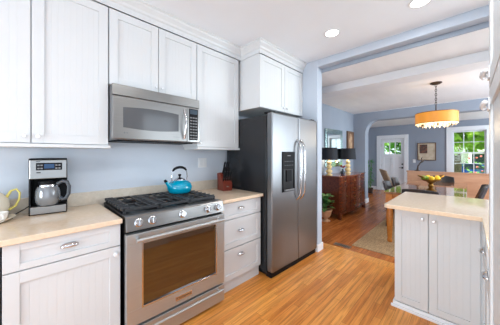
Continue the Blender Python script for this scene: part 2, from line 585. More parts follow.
def knob_on(parent, x, z, r=0.014):
    b_ = MB()
    mt = Matrix.Translation((x, 0, z)) @ Matrix.Rotation(PI / 2, 4, 'X')
    b_.lathe([(0.006, -0.002), (0.009, 0.0), (0.0055, 0.004), (0.0055, 0.012), (r * 0.85, 0.015), (r, 0.021), (r * 0.8, 0.027), (0, 0.029)], seg=12, mtx=mt)
    return b_.build('knob', M['knob'], parent, smooth=True)


def cup_pull(parent, x, z, w_=0.085, name='pull'):
    """bin pull: a quarter-dome over a back plate"""
    b_ = MB()
    n, m_ = 12, 5
    rows = []
    for j in range(m_ + 1):
        a = PI / 2 * j / m_
        row = []
        for i in range(n + 1):
            t = PI * i / n
            xx = -math.cos(t) * w_ / 2
            env = math.sin(t) ** 0.6
            yy = -0.026 * env * math.sin(a) - 0.001
            zz = 0.022 * env * math.cos(a) - 0.004
            row.append(b_.bm.verts.new((x + xx, yy, z + zz)))
        rows.append(row)
    for A, B in zip(rows, rows[1:]):
        for i in range(n):
            b_.bm.faces.new((A[i], A[i + 1], B[i + 1], B[i]))
    b_.box(x - w_ / 2, x + w_ / 2, -0.003, 0, z - 0.008, z + 0.006)
    bmesh.ops.remove_doubles(b_.bm, verts=b_.bm.verts[:], dist=0.0002)
    o = b_.build(name, M['chrome'], parent, smooth=True)
    s = o.modifiers.new('solid', 'SOLIDIFY')
    s.thickness = 0.002
    return o


def add_door(parent, x0, x1, z0, z1, knob=None, name='door', **kw):
    o = door_mesh(x1 - x0, z1 - z0, **kw).build(name, M['cab'], parent, bevel=0.0015, loc=(x0, 0, z0))
    if knob:
        knob_on(o, knob[0] - x0, knob[1] - z0)
    return o


G = 0.003
WALLCAB = 'white beadboard wall cabinets'
# two-door wall cabinet at the left
def wall_cab(name, label, x0, x1, yf, z0, zt, splits, knobs, rail=True):
    t_ = thing(name, label, 'cabinet', (x0, yf, z0), 0, WALLCAB)
    ww, hh = x1 - x0, zt - z0
    MB().box(0.001, ww - 0.001, 0.0205, W - yf - 0.001, 0, hh).build('body', M['cab'], t_, bevel=0.002)
    xs = [x0] + splits + [x1]
    for i in range(len(xs) - 1):
        kn = knobs[i]
        add_door(t_, xs[i] - x0 + G, xs[i + 1] - x0 - G, 0.002, 2.512 - z0, (kn[0] - x0, kn[1] - z0) if kn else None)
    return t_


c1 = wall_cab('wall_cabinet', 'white two-door beadboard wall cabinet above the coffee maker', -0.405, 0.474, 2.042, 1.416, 2.52, [0.035], [(0.003, 1.462), (0.068, 1.462)])
MB().box(-0.0, 0.879 + 0.012, -0.012, 0.27, -0.026, -0.002).build('light_rail', M['cab'], c1, bevel=0.004)
c2 = wall_cab('wall_cabinet', 'short white two-door wall cabinet directly above the microwave', 0.477, 1.279, 2.042, 1.905, 2.52, [0.874], [(0.848, 1.955), (0.9, 1.955)])
c3 = wall_cab('wall_cabinet', 'white one-door beadboard wall cabinet between the microwave and the fridge', 1.282, 1.878, 2.042, 1.424, 2.52, [], [(1.315, 1.466)])
MB().box(-0.0, 0.596 + 0.015, -0.012, 0.27, -0.026, -0.002).build('light_rail', M['cab'], c3, bevel=0.004)
c4 = wall_cab('wall_cabinet', 'deep white two-door cabinet above the stainless fridge', 1.915, 2.842, 1.72, 1.895, 2.52, [2.40], [(2.36, 1.945), (2.432, 1.945)])
# filler cabinet further left (partly out of frame)
c0 = wall_cab('wall_cabinet', 'white wall cabinet at the far left edge beyond the coffee maker cabinet', -1.0, -0.408, 2.042, 1.416, 2.52, [], [(-0.95, 1.462)])
MB().box(0, 0.592, -0.012, 0.27, -0.026, -0.002).build('light_rail', M['cab'], c0, bevel=0.004)

CZ0, CZ1 = 0.882, 0.914
# base cabinet left of the range
YC = 1.672   # door face plane, left run
t = thing('base_cabinet', 'white base cabinet with one drawer under the coffee maker counter', 'cabinet', (-0.078, YC, 0), 0, 'white base cabinets')
MB().box(0.001, 0.537, 0.0205, W - YC - 0.002, 0.10, CZ0 - 0.001).build('body', M['cab'], t, bevel=0.002)
MB().box(0.001, 0.537, 0.07, 0.09, 0, 0.10).build('toe_kick', M['cab'], t)
d = add_door(t, G, 0.538 - G, 0.734, 0.875, None, 'drawer', stile=0.062, rail=0.036, bead=0)
cup_pull(d, 0.266, 0.075)
d = add_door(t, G, 0.538 - G, 0.112, 0.728, (0.505, 0.682))
t = thing('base_cabinet', 'white base cabinet at the far left edge under the tray', 'cabinet', (-1.0, YC, 0), 0, 'white base cabinets')
MB().box(0.001, 0.917, 0.0205, W - YC - 0.002, 0.10, CZ0 - 0.001).build('body', M['cab'], t, bevel=0.002)
MB().box(0.001, 0.917, 0.07, 0.09, 0, 0.10).build('toe_kick', M['cab'], t)
for q in (0, 1):
    d = add_door(t, 0.459 * q + G, 0.459 * (q + 1) - G, 0.734, 0.875, None, 'drawer', stile=0.055, rail=0.036, bead=0)
    cup_pull(d, 0.226, 0.075)
    add_door(t, 0.459 * q + G, 0.459 * (q + 1) - G, 0.112, 0.728, (0.42, 0.682))

# drawer base right of the range
YC2 = 1.655
t = thing('drawer_cabinet', 'white three-drawer base cabinet between the range and the fridge', 'cabinet', (1.298, YC2, 0), 0, 'white base cabinets')
MB().box(0.001, 0.556, 0.0205, W - YC2 - 0.002, 0.10, CZ0 - 0.001).build('body', M['cab'], t, bevel=0.002)
MB().box(0.001, 0.556, 0.03, 0.05, 0, 0.10).build('toe_kick', M['cab'], t)
for z0, z1, pz in ((0.712, 0.868, 0.80), (0.424, 0.703, 0.575), (0.118, 0.415, 0.335)):
    d = add_door(t, G, 0.557 - G, z0, z1, None, 'drawer', stile=0.055, rail=0.036 if z1 - z0 < 0.2 else 0.055, bead=0)
    cup_pull(d, 0.25, pz - z0)

# counters and backsplashes
tag(MB().box(-1.0, 0.464, 1.645, W - 0.022, CZ0, CZ1).build('countertop', M['counter'], bevel=0.004), 'beige stone worktop under the coffee maker and teapot', 'countertop')
tag(MB().box(1.292, 1.858, 1.618, W - 0.022, CZ0, CZ1).build('countertop', M['counter'], bevel=0.004), 'small beige stone worktop under the knife block', 'countertop')
struct(MB().box(-1.0, 1.9, W - 0.02, W - 0.0005, CZ0, 1.022).build('trim_3', M['splash'], bevel=0.002), 'low beige stone backsplash along the blue wall')


# ------------------------------------------------------------------ range
def build_range():
    t_ = thing('gas_range', 'stainless slide-in gas range under the microwave', 'stove', (0.474, 1.60, 0), R(-1.6))
    RW = 0.80
    MB().box(0.004, RW - 0.004, 0.048, 0.69, 0.05, 0.906).box(0.03, RW - 0.03, 0.08, 0.66, 0, 0.05).build('body', M['black'], t_, bevel=0.002)
    MB().prism([(0.03, 0.822), (0.004, 0.826), (0.022, 0.912), (0.034, 0.924), (0.105, 0.928), (0.105, 0.906), (0.05, 0.90), (0.05, 0.822)], 'x', 0, RW).build('control_panel', M['steel_h'], t_, bevel=0.003)
    MB().box(0.0, RW, 0.106, 0.69, 0.907, 0.922).build('cooktop', M['black'], t_, bevel=0.003)
    nrm = Vector((0, -0.979, 0.205))
    for kx in (0.079, 0.17, 0.40, 0.635, 0.735):
        q = nrm.to_track_quat('Z', 'Y').to_matrix().to_4x4()
        mt = Matrix.Translation((kx, 0.0135, 0.874)) @ q
        k = MB().lathe([(0.029, -0.002), (0.029, 0.003), (0.022, 0.006), (0.0215, 0.026), (0.019, 0.030), (0, 0.030)], seg=20, mtx=mt).build('control_knob', M['chrome'], t_, smooth=True)
        MB().box(-0.005, 0.005, -0.020, 0.020, 0.029, 0.036, mtx=mt).build('grip', M['chrome'], k, bevel=0.002)
    # oven door
    dr = MB()
    dr.box(0, RW, 0.0, 0.045, 0.19, 0.295).box(0, RW, 0.0, 0.045, 0.735, 0.806)
    dr.box(0, 0.10, 0.0, 0.045, 0.295, 0.735).box(RW - 0.085, RW, 0.0, 0.045, 0.295, 0.735)
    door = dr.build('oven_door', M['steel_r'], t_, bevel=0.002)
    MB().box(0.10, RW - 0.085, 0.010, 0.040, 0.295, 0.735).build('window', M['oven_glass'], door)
    fr = MB()
    fr.box(0.094, 0.106, -0.002, 0.012, 0.289, 0.741).box(RW - 0.091, RW - 0.079, -0.002, 0.012, 0.289, 0.741)
    fr.box(0.106, RW - 0.091, -0.002, 0.012, 0.289, 0.301).box(0.106, RW - 0.091, -0.002, 0.012, 0.729, 0.741)
    fr.build('window_trim', M['chrome'], door, bevel=0.002)
    h = MB().cyl((0.045, -0.055, 0.775), (RW - 0.045, -0.055, 0.775), 0.0135, seg=16)
    for xx in (0.065, RW - 0.065):
        h.cyl((xx, 0.002, 0.775), (xx, -0.055, 0.775), 0.011, 0.013)
    h.build('handle', M['steel_r'], door, smooth=True)
    bd = MB().box(0.335, 0.475, -0.004, 0.001, 0.222, 0.258).build('badge', M['chrome'], door, bevel=0.0015)
    text_mesh('KitchenAid', 0.028, 'lettering', M['black'], door, (0.405, -0.0045, 0.240), (PI / 2, 0, 0))
    dw = MB().box(0, RW, 0.0, 0.045, 0.030, 0.172).build('warming_drawer', M['steel_r'], t_, bevel=0.002)
    h = MB().cyl((0.05, -0.035, 0.150), (RW - 0.04, -0.035, 0.150), 0.011, seg=14)
    for xx in (0.075, RW - 0.07):
        h.cyl((xx, 0.002, 0.150), (xx, -0.035, 0.150), 0.009)
    h.build('handle', M['steel_r'], dw, smooth=True)
    # burners
    for bx, by, br in ((0.17, 0.25, 0.045), (0.17, 0.54, 0.036), (0.40, 0.40, 0.055), (0.63, 0.25, 0.036), (0.63, 0.54, 0.045)):
        MB().lathe([(br + 0.012, 0.920), (br + 0.012, 0.926), (br, 0.928), (br, 0.936), (br - 0.006, 0.939), (0, 0.939)], c=(bx, by, 0), seg=24).build('burner', M['iron'], t_, smooth=True)
    # three cast iron grates
    for i in range(3):
        x0, x1 = 0.012 + i * 0.259, 0.012 + (i + 1) * 0.259 - 0.004
        y0, y1 = 0.125, 0.675
        g = MB()
        za, zb = 0.936, 0.955
        for yy in (y0, y1 - 0.016):
            g.box(x0, x1, yy, yy + 0.016, za, zb)
        for xx in (x0, x1 - 0.016):
            g.box(xx, xx + 0.016, y0, y1, za, zb)
        nb = 4
        for k in range(1, nb):
            xx = x0 + (x1 - x0) * k / nb
            if k == 2:
                g.box(xx - 0.005, xx + 0.005, y0, y0 + 0.17, za + 0.004, zb)
                g.box(xx - 0.005, xx + 0.005, y1 - 0.17, y1, za + 0.004, zb)
            else:
                g.box(xx - 0.005, xx + 0.005, y0, y1, za + 0.004, zb)
        for k in range(1, 9):
            yy = y0 + (y1 - y0) * k / 9
            if k in (3, 6):
                g.box(x0, x1, yy - 0.005, yy + 0.005, za + 0.004, zb)
            else:
                g.box(x0, x0 + 0.06, yy - 0.005, yy + 0.005, za + 0.004, zb)
                g.box(x1 - 0.06, x1, yy - 0.005, yy + 0.005, za + 0.004, zb)
        for k in range(8):
            yy = y0 + 0.02 + (y1 - y0 - 0.052) * k / 7
            if i == 0:
                g.box(x0 - 0.010, x0 + 0.05, yy, yy + 0.012, za + 0.006, zb + 0.008)
            if i == 2:
                g.box(x1 - 0.05, x1 + 0.006, yy, yy + 0.012, za + 0.006, zb + 0.008)
        for xx in (x0, x1 - 0.016):
            for yy in (y0, y1 - 0.016):
                g.box(xx, xx + 0.016, yy, yy + 0.016, 0.9215, za)
        g.build('grate', M['iron'], t_, bevel=0.002)
    return t_


build_range()


# ------------------------------------------------------------------ microwave
def build_microwave():
    t_ = thing('microwave', 'stainless over-the-range microwave under the short wall cabinet', 'microwave', (0.482, 1.968, 1.458))
    MW, H = 0.782, 0.440
    MB().box(0.002, MW - 0.002, 0.03, 0.362, 0.004, H - 0.002).build('body', M['grey'], t_, bevel=0.003)
    MB().box(0.05, MW - 0.05, 0.05, 0.33, -0.006, 0.006).build('underside_grille', M['plastic'], t_)
    MB().box(0, MW, 0.0, 0.045, 0.353, H).build('vent_panel', M['steel_h'], t_, bevel=0.004)
    d_ = MB().box(0, 0.640, -0.004, 0.028, 0.008, 0.349).build('door', M['steel_h'], t_, bevel=0.005)
    top = []
    for k in range(13):
        u = k / 12
        top.append((0.075 + 0.475 * u, 0.262 + 0.014 * math.sin(PI * u)))
    bot = []
    for k in range(13):
        u = 1 - k / 12
        bot.append((0.075 + 0.475 * u, 0.102 - 0.014 * math.sin(PI * u)))
    MB().prism(top + bot, 'y', -0.0055, 0.004).build('window', M['mw_glass'], d_)
    pts_ = []
    for k in range(11):
        u = k / 10
        pts_.append((0.605, -0.012 - 0.036 * math.sin(PI * u), 0.035 + 0.285 * u))
    MB().tube(pts_, 0.010, 12).build('handle', M['chrome'], d_, smooth=True)
    mk = MB().lathe([(0.007, 0), (0.007, 0.001)], c=(0, 0, 0), seg=12, mtx=Matrix.Translation((0.085, -0.0042, 0.058)) @ Matrix.Rotation(PI / 2, 4, 'X'))
    mk.build('maker_mark', M['grey'], d_)
    MB().box(0.097, 0.112, -0.005, -0.0035, 0.054, 0.062).build('maker_mark', M['grey'], d_)
    MB().box(0.495, 0.560, -0.005, -0.0035, 0.046, 0.050).build('model_mark', M['grey'], d_)
    MB().box(0.643, MW, -0.002, 0.028, 0.008, 0.349).build('control_surround', M['steel_h'], t_, bevel=0.003)
    cp = MB().box(0.662, 0.762, -0.005, 0.0, 0.028, 0.338).build('control_panel', M['plastic'], t_, bevel=0.002)
    MB().box(0.672, 0.752, -0.0065, -0.004, 0.285, 0.328).build('display', M['dark_win'], cp)
    for r_ in range(8):
        for c_ in range(3):
            MB().box(0.671 + c_ * 0.029, 0.671 + c_ * 0.029 + 0.023, -0.0062, -0.004, 0.040 + r_ * 0.029, 0.040 + r_ * 0.029 + 0.012).build('button', M['grey'], cp)
    return t_


build_microwave()


# ------------------------------------------------------------------ fridge
def build_fridge():
    t_ = thing('refrigerator', 'stainless side-by-side refrigerator with black sides', 'refrigerator', (1.868, 1.502, 0), R(-1.3))
    FW, H = 0.945, 1.800
    MB().box(0.004, FW - 0.004, 0.088, 0.785, 0.03, H - 0.02).build('body', M['fridge_side'], t_, bevel=0.004)
    MB().box(0.01, FW - 0.01, 0.02, 0.10, 0.0, 0.055).box(0.03, FW - 0.03, 0.1, 0.75, 0, 0.03).build('base_grille', M['plastic'], t_, bevel=0.003)
    sp = 0.500
    left = MB().box(0, sp - 0.003, 0, 0.078, 0.062, H).build('freezer_door', M['steel'], t_, bevel=0.014, seg=4)
    right = MB().box(sp + 0.003, FW, 0, 0.078, 0.062, H).build('fridge_door', M['steel'], t_, bevel=0.014, seg=4)
    MB().box(0.02, 0.09, 0.03, 0.14, H, H + 0.018).build('hinge_cover', M['plastic'], t_, bevel=0.004)
    MB().box(FW - 0.09, FW - 0.02, 0.03, 0.14, H, H + 0.018).build('hinge_cover', M['plastic'], t_, bevel=0.004)
    for o_, xx in ((left, sp - 0.040), (right, sp + 0.040)):
        pts_ = [(xx, 0.004, 0.80), (xx, -0.030, 0.83), (xx, -0.055, 0.88), (xx, -0.062, 0.96), (xx, -0.064, 1.15), (xx, -0.062, 1.36), (xx, -0.055, 1.44), (xx, -0.030, 1.49), (xx, 0.004, 1.52)]
        MB().tube(pts_, 0.013, 12).build('handle', M['chrome'], o_, smooth=True)
    # dispenser
    x0, x1, z0, z1 = 0.170, 0.410, 0.915, 1.375
    dp = MB()
    dp.box(x0, x1, -0.010, 0.003, 1.175, z1)
    dp.box(x0, x0 + 0.022, -0.010, 0.003, z0, 1.175).box(x1 - 0.022, x1, -0.010, 0.003, z0, 1.175)
    dp.box(x0 + 0.022, x1 - 0.022, -0.010, 0.003, z0, z0 + 0.035)
    disp = dp.build('dispenser', M['plastic'], t_, bevel=0.003)
    MB().box(x0 + 0.022, x1 - 0.022, -0.003, 0.001, z0 + 0.035, 1.175).build('recess', M['black'], disp)
    MB().box(x0 + 0.07, x1 - 0.07, -0.016, -0.003, 1.03, 1.165).build('paddle', M['plastic'], disp, bevel=0.003)
    MB().box(x0 + 0.030, x1 - 0.030, -0.028, -0.008, z0 + 0.012, z0 + 0.028).build('drip_tray', M['grey'], disp, bevel=0.002)
    for r_ in range(2):
        for c_ in range(5):
            MB().box(x0 + 0.035 + c_ * 0.036, x0 + 0.035 + c_ * 0.036 + 0.022, -0.0112, -0.0095, 1.215 + r_ * 0.045, 1.222 + r_ * 0.045).build('button', M['grey_d'], disp)
    MB().box(x0 + 0.09, x1 - 0.09, -0.0112, -0.0095, 1.325, 1.333).build('maker_mark', M['grey'], disp)
    return t_


build_fridge()

# ------------------------------------------------------------------ peninsula, its worktop and the tall cabinet
t = thing('base_cabinet', 'white two-door peninsula cabinet below the beige breakfast counter', 'cabinet', (2.305, 0.471, 0), -PI / 2, 'white base cabinets')
PW = 0.562
MB().box(0.001, PW, 0.0205, 0.70, 0.05, CZ0 - 0.001).build('body', M['cab'], t, bevel=0.002)
MB().box(-0.012, PW - 0.03, 0.0, 0.018, 0.0, 0.048).box(-0.012, 0.006, 0.018, 0.70, 0, 0.048).box(-0.024, PW - 0.03, -0.014, 0.0, 0, 0.022).build('baseboard', M['trim'], t, bevel=0.003)
add_door(t, G, 0.238 - G, 0.056, 0.862, (0.198, 0.808), stile=0.052)
add_door(t, 0.238 + G, 0.532, 0.056, 0.862, (0.272, 0.805), stile=0.052)
LY = -0.072
t = thing('base_cabinet', 'white drawer cabinet seen edge-on right of the peninsula doors', 'cabinet', (2.302, LY, 0), PI, 'white base cabinets')
MB().box(0.001, 0.835, 0.0205, 0.62, 0.10, CZ0 - 0.001).build('body', M['cab'], t, bevel=0.002)
MB().box(0.001, 0.835, 0.06, 0.08, 0, 0.10).build('toe_kick', M['cab'], t)
for q in (0, 1):
    d = add_door(t, 0.418 * q + G, 0.418 * (q + 1) - G, 0.662, 0.868, None, 'drawer', stile=0.05, rail=0.036, bead=0)
    cup_pull(d, 0.206, 0.055, 0.1)
    add_door(t, 0.418 * q + G, 0.418 * (q + 1) - G, 0.112, 0.656, None)
cp = [(2.185, 0.525 - 0.02), (2.205, 0.525), (3.10, 0.525), (3.10, YR + 0.005), (1.455, YR + 0.005), (1.455, -0.064), (2.185, -0.064)]
tag(MB().prism(cp, 'z', CZ0, CZ1).build('countertop', M['counter'], bevel=0.004), 'L-shaped beige stone breakfast counter on the peninsula', 'countertop')
t = thing('pantry_cabinet', 'tall white cabinet with two bright latches at the right edge', 'cabinet', (1.45, -0.0645, 0), PI)
PWD = 0.80
MB().box(0.0, PWD, 0.0205, 0.64, 0.0, ZK - 0.002).build('body', M['cab'], t, bevel=0.002)
for z0, z1, zl in ((0.08, 1.622, 1.555), (1.632, 2.60, 1.69)):
    d = add_door(t, 0.002, PWD - 0.002, z0, z1, stile=0.07, bead=0)
    lt = MB()
    zz = zl - z0
    lt.box(0.012, 0.085, -0.006, 0, zz - 0.026, zz + 0.026)
    lt.tube([(0.020, -0.012, zz - 0.016), (0.022, -0.020, zz - 0.004), (0.05, -0.020, zz + 0.004), (0.082, -0.013, zz + 0.006)], [0.010, 0.012, 0.010, 0.008], 10)
    lt.ball((0.026, -0.014, zz + 0.014), 0.012, 2)
    lt.build('latch', M['knob'], d, bevel=0.002, smooth=True)

# ------------------------------------------------------------------ small kitchen things
# outlet plate
t = thing('outlet_plate', 'white double outlet plate on the blue wall behind the range', 'outlet', (1.541, W, 1.243))
MB().box(-0.060, 0.060, -0.006, 0, -0.058, 0.058).build('plate', M['plate'], t, bevel=0.002)
for sx in (-0.028, 0.028):
    MB().box(sx - 0.017, sx + 0.017, -0.0085, -0.005, -0.034, 0.034).build('socket', M['plate'], t, bevel=0.002)

# coffee maker
t = thing('coffee_maker', 'black and stainless drip coffee maker on the left counter', 'coffee maker', (0.024, 2.165, CZ1), R(-7))
CW = 0.205
MB().box(0, CW, 0.0, 0.15, 0, 0.012).box(0, CW, 0.088, 0.15, 0.012, 0.40).box(0, CW, 0.0, 0.088, 0.262, 0.40).box(0, 0.012, 0.002, 0.088, 0.012, 0.262).build('body', M['plastic'], t, bevel=0.006)
MB().box(0.006, CW - 0.004, -0.004, 0.010, 0.006, 0.058).build('base_front', M['steel_h'], t, bevel=0.004)
MB().box(0.004, CW - 0.002, -0.004, 0.012, 0.255, 0.388).build('upper_front', M['steel_h'], t, bevel=0.004)
pn = MB().box(0.038, 0.178, -0.0065, -0.003, 0.316, 0.368).build('control_panel', M['plastic'], t, bevel=0.002)
MB().box(0.080, 0.135, -0.0078, -0.006, 0.328, 0.360).build('display', M['screen'], pn)
for c_ in (0.045, 0.061, 0.140, 0.157):
    for z_ in (0.324, 0.346):
        MB().box(c_, c_ + 0.012, -0.0075, -0.006, z_, z_ + 0.010).build('button', M['grey'], pn)
MB().box(0.040, 0.062, -0.0055, -0.003, 0.296, 0.303).build('power_button', M['black'], t)
MB().box(0.038, 0.060, -0.0055, -0.003, 0.376, 0.380).build('maker_mark', M['black'], t)
MB().box(0.006, CW, 0.0, 0.088, 0.0585, 0.064).build('warming_plate', M['black'], t)
car = MB().lathe([(0.052, 0.0645), (0.066, 0.085), (0.071, 0.125), (0.068, 0.165), (0.056, 0.20), (0.050, 0.215)], c=(0.098, 0.032, 0), seg=28).build('carafe', M['carafe'], t, smooth=True)
MB().lathe([(0.053, 0.213), (0.054, 0.235), (0.03, 0.242), (0, 0.243)], c=(0.098, 0.032, 0), seg=24).build('lid', M['plastic'], car, smooth=True)
MB().lathe([(0.0565, 0.196), (0.0575, 0.206), (0.0535, 0.213), (0.052, 0.205), (0.0565, 0.196)], c=(0.098, 0.032, 0), seg=24).build('band', M['chrome'], car, smooth=True)
pts = [(0.150, 0.0, 0.212), (0.180, -0.012, 0.232), (0.205, -0.022, 0.228), (0.218, -0.027, 0.195), (0.215, -0.026, 0.14), (0.200, -0.020, 0.105), (0.180, -0.012, 0.10), (0.165, -0.006, 0.115)]
MB().tube(pts, 0.012, 10).build('handle', M['grey_d'], car, smooth=True)
MB().tube([(0.0, 0.13, 0.06), (-0.03, 0.118, 0.035), (-0.08, 0.095, 0.006), (-0.16, 0.085, 0.004), (-0.24, 0.10, 0.004)], 0.0035, 8).build('cord', M['plastic'], t, smooth=True)

# kettle, standing on the grates
t = thing('kettle', 'turquoise enamel whistling kettle on the range grates', 'kettle', (1.118, 2.105, 0.9555), R(14))
t.scale = (1.08, 1.08, 1.0)
KB = [(0.0, 0.0), (0.085, 0.0), (0.098, 0.008), (0.113, 0.040), (0.114, 0.062), (0.104, 0.092), (0.082, 0.115), (0.052, 0.128), (0.0, 0.134)]
MB().lathe(KB, seg=36).build('body', M['teal'], t, smooth=True)
MB().tube([(-0.092, 0, 0.055), (-0.118, 0, 0.078), (-0.140, 0, 0.108), (-0.158, 0, 0.130)], [0.027, 0.022, 0.016, 0.013], 14).build('spout', M['teal'], t, smooth=True)
MB().cyl((-0.155, 0, 0.127), (-0.166, 0, 0.139), 0.015, 0.012).build('whistle', M['plastic'], t, smooth=True)
ld = MB().lathe([(0.050, 0.126), (0.048, 0.136), (0.030, 0.150), (0.012, 0.156), (0, 0.157)], seg=24).build('lid', M['chrome'], t, smooth=True)
MB().lathe([(0.006, 0.155), (0.010, 0.168), (0.015, 0.176), (0.013, 0.186), (0, 0.190)], seg=16).build('knob', M['plastic'], ld, smooth=True)
for s in (-1, 1):
    MB().tube([(s * 0.085, 0, 0.112), (s * 0.094, 0, 0.155), (s * 0.088, 0, 0.205), (s * 0.062, 0, 0.240)], 0.0042, 8).build('handle_bracket', M['chrome'], t, smooth=True)
MB().tube([(-0.082, 0, 0.222), (-0.062, 0, 0.242), (-0.03, 0, 0.254), (0.0, 0, 0.257), (0.03, 0, 0.254), (0.062, 0, 0.242), (0.082, 0, 0.222)], [0.008, 0.012, 0.0135, 0.0135, 0.0135, 0.012, 0.008], 12).build('handle', M['plastic'], t, smooth=True)

# knife block
t = thing('knife_block', 'reddish wooden knife block full of black-handled knives beside the fridge', 'knife block', (1.70, 2.085, CZ1), R(-8))
MB().prism([(-0.055, 0), (0.085, 0), (0.085, 0.105), (0.095, 0.20), (0.03, 0.215), (-0.055, 0.085)], 'x', -0.062, 0.062).build('block', M['block'], t, bevel=0.004)
MB().box(-0.016, 0.016, -0.0565, -0.054, 0.045, 0.058).build('maker_plate', M['chrome'], t, bevel=0.001)
ax = Vector((0, -0.13, 0.085)).normalized()
kd = Vector((0.14, -0.16, 0.97)).normalized()
for r_ in range(3):
    for c_ in range(4 if r_ == 0 else 3):
        n_ = 4 if r_ == 0 else 3
        x_ = (c_ - (n_ - 1) / 2) * 0.030 + 0.004 * r_
        base = Vector((x_, -0.028 + 0.026 * r_, 0.118 + 0.040 * r_))
        ln = 0.100 + 0.018 * ((c_ * 3 + r_) % 3)
        kn = MB().tube([base - kd * 0.015, base + kd * 0.01, base + kd * ln * 0.5, base + kd * ln, base + kd * (ln + 0.012)], [0.009, 0.0105, 0.0095, 0.0115, 0.006], 8)
        k_ = kn.build('knife_handle', M['plastic'], t, smooth=True)
        rv = MB()
        for q in (0.3, 0.6):
            rv.ball(base + kd * ln * q + Vector((0, -0.0095, 0)), 0.0042, 1)
        rv.build('rivet', M['chrome'], k_)

# tray with teapot and cup
t = tag(MB().lathe([(0.0, 0.0), (0.10, 0.0), (0.135, 0.006), (0.165, 0.022), (0.167, 0.025), (0.135, 0.0105), (0.10, 0.005), (0, 0.005)], c=(0, 0, 0), seg=40, sx=1.0, sy=0.85).build('serving_tray', M['ceramic'], smooth=True),
        'shallow cream oval tray at the left end of the counter', 'tray')
t.location = (-0.200, 2.14, CZ1)
t = thing('teapot', 'cream teapot with a yellow handle on the oval tray', 'teapot', (-0.160, 2.200, CZ1 + 0.0065), R(-8))
t.scale = (1.25, 1.25, 1.32)
MB().lathe([(0.0, 0.0), (0.045, 0.0), (0.050, 0.006), (0.072, 0.035), (0.080, 0.065), (0.072, 0.10), (0.050, 0.125), (0.040, 0.130), (0.0, 0.130)], seg=32).build('body', M['ceramic'], t, smooth=True)
MB().lathe([(0.042, 0.129), (0.040, 0.137), (0.022, 0.150), (0.006, 0.153), (0.010, 0.163), (0.009, 0.172), (0, 0.175)], seg=24).build('lid', M['ceramic'], t, smooth=True)
MB().tube([(0.066, 0, 0.105), (0.082, 0, 0.135), (0.102, 0, 0.142), (0.115, 0, 0.122), (0.113, 0, 0.088), (0.098, 0, 0.055), (0.074, 0, 0.040)], [0.007, 0.0055, 0.0048, 0.0048, 0.0048, 0.0055, 0.007], 10).build('handle', M['yellow'], t, smooth=True)
MB().tube([(-0.070, 0, 0.045), (-0.105, 0, 0.07), (-0.125, 0, 0.11), (-0.14, 0, 0.13)], [0.02, 0.014, 0.011, 0.009], 12).build('spout', M['ceramic'], t, smooth=True)
t = thing('teacup', 'small white cup in front of the teapot', 'cup', (-0.105, 2.064, CZ1 + 0.0105), R(110))
MB().lathe([(0.0, 0.0), (0.022, 0.0), (0.024, 0.004), (0.036, 0.028), (0.040, 0.058), (0.037, 0.058), (0.032, 0.028), (0.018, 0.008), (0, 0.007)], seg=28).build('body', M['ceramic_w'], t, smooth=True)
MB().tube([(-0.036, 0, 0.048), (-0.056, 0, 0.046), (-0.058, 0, 0.026), (-0.034, 0, 0.018)], 0.0035, 8).build('handle', M['ceramic_w'], t, smooth=True)

# recessed lights, plus added ceiling fill
for i, (x, y, lab) in enumerate(((2.327, 1.049, 'small round recessed ceiling light nearer the fridge cabinet'), (2.384, 0.298, 'small round recessed ceiling light at the top edge of the photo'))):
    t = thing('recessed_light', lab, 'ceiling light', (x, y, ZK), 0, 'recessed kitchen lights')
    b = MB()
    b.lathe([(0.066, -0.0005), (0.082, -0.0005), (0.080, -0.006), (0.066, -0.004), (0.066, -0.0005)], seg=28)
    b.build('trim_ring', M['plate'], t, smooth=True)
    MB().lathe([(0, -0.0025), (0.066, -0.0025), (0.066, -0.0008), (0, -0.0008)], seg=28).build('lens', M['bulb'], t, smooth=True)
for i, (x, y, e) in enumerate(((2.327, 1.049, 2.2), (2.384, 0.298, 4.5), (1.0, 0.2, 3.2), (0.1, 0.2, 3.2), (-0.8, 0.2, 3.2))):  # first two sit at the fixtures, the rest are unseen added fill
    light('downlight_and_fill', 'AREA', (x, y, ZK - 0.012), e, (0.94, 0.97, 0.96), 0.10, aim=(0, 0, -1))

# floor vent
t = thing('floor_vent', 'small metal floor register by the opening', 'vent', (3.30, 1.33, 0.0), 0)
MB().box(-0.05, 0.05, -0.12, 0.12, 0, 0.004).build('frame', M['vent'], t, bevel=0.001)
b = MB()
for k in range(9):
    b.box(-0.036, 0.036, -0.104 + k * 0.024, -0.092 + k * 0.024, 0.004, 0.0055)
b.build('slats', M['bronze'], t)

# ------------------------------------------------------------------ dining room
tag(MB().box(3.40, 5.90, -0.55, 1.235, 0.0005, 0.0085).build('area_rug', M['jute'], bevel=0.003), 'brown woven jute rug under the dining table', 'rug')

# table
TX0, TX1, TY0, TY1, TZ = 3.87, 6.05, 0.015, 0.935, 0.78
RUG = 0.0115
t = thing('dining_table', 'long honey-coloured wooden dining table with a glossy top', 'table', ((TX0 + TX1) / 2, (TY0 + TY1) / 2, RUG))
hx, hy = (TX1 - TX0) / 2, (TY1 - TY0) / 2
TT = TZ - RUG
MB().box(-hx, hx, -hy, hy, TT - 0.03, TT).build('tabletop', M['table'], t, bevel=0.008)
MB().box(-hx + 0.05, hx - 0.05, -hy + 0.05, -hy + 0.075, TT - 0.14, TT - 0.03).box(-hx + 0.05, hx - 0.05, hy - 0.075, hy - 0.05, TT - 0.14, TT - 0.03) \
    .box(-hx + 0.05, -hx + 0.075, -hy + 0.075, hy - 0.075, TT - 0.14, TT - 0.03).box(hx - 0.075, hx - 0.05, -hy + 0.075, hy - 0.075, TT - 0.14, TT - 0.03).build('apron', M['pine'], t, bevel=0.002)
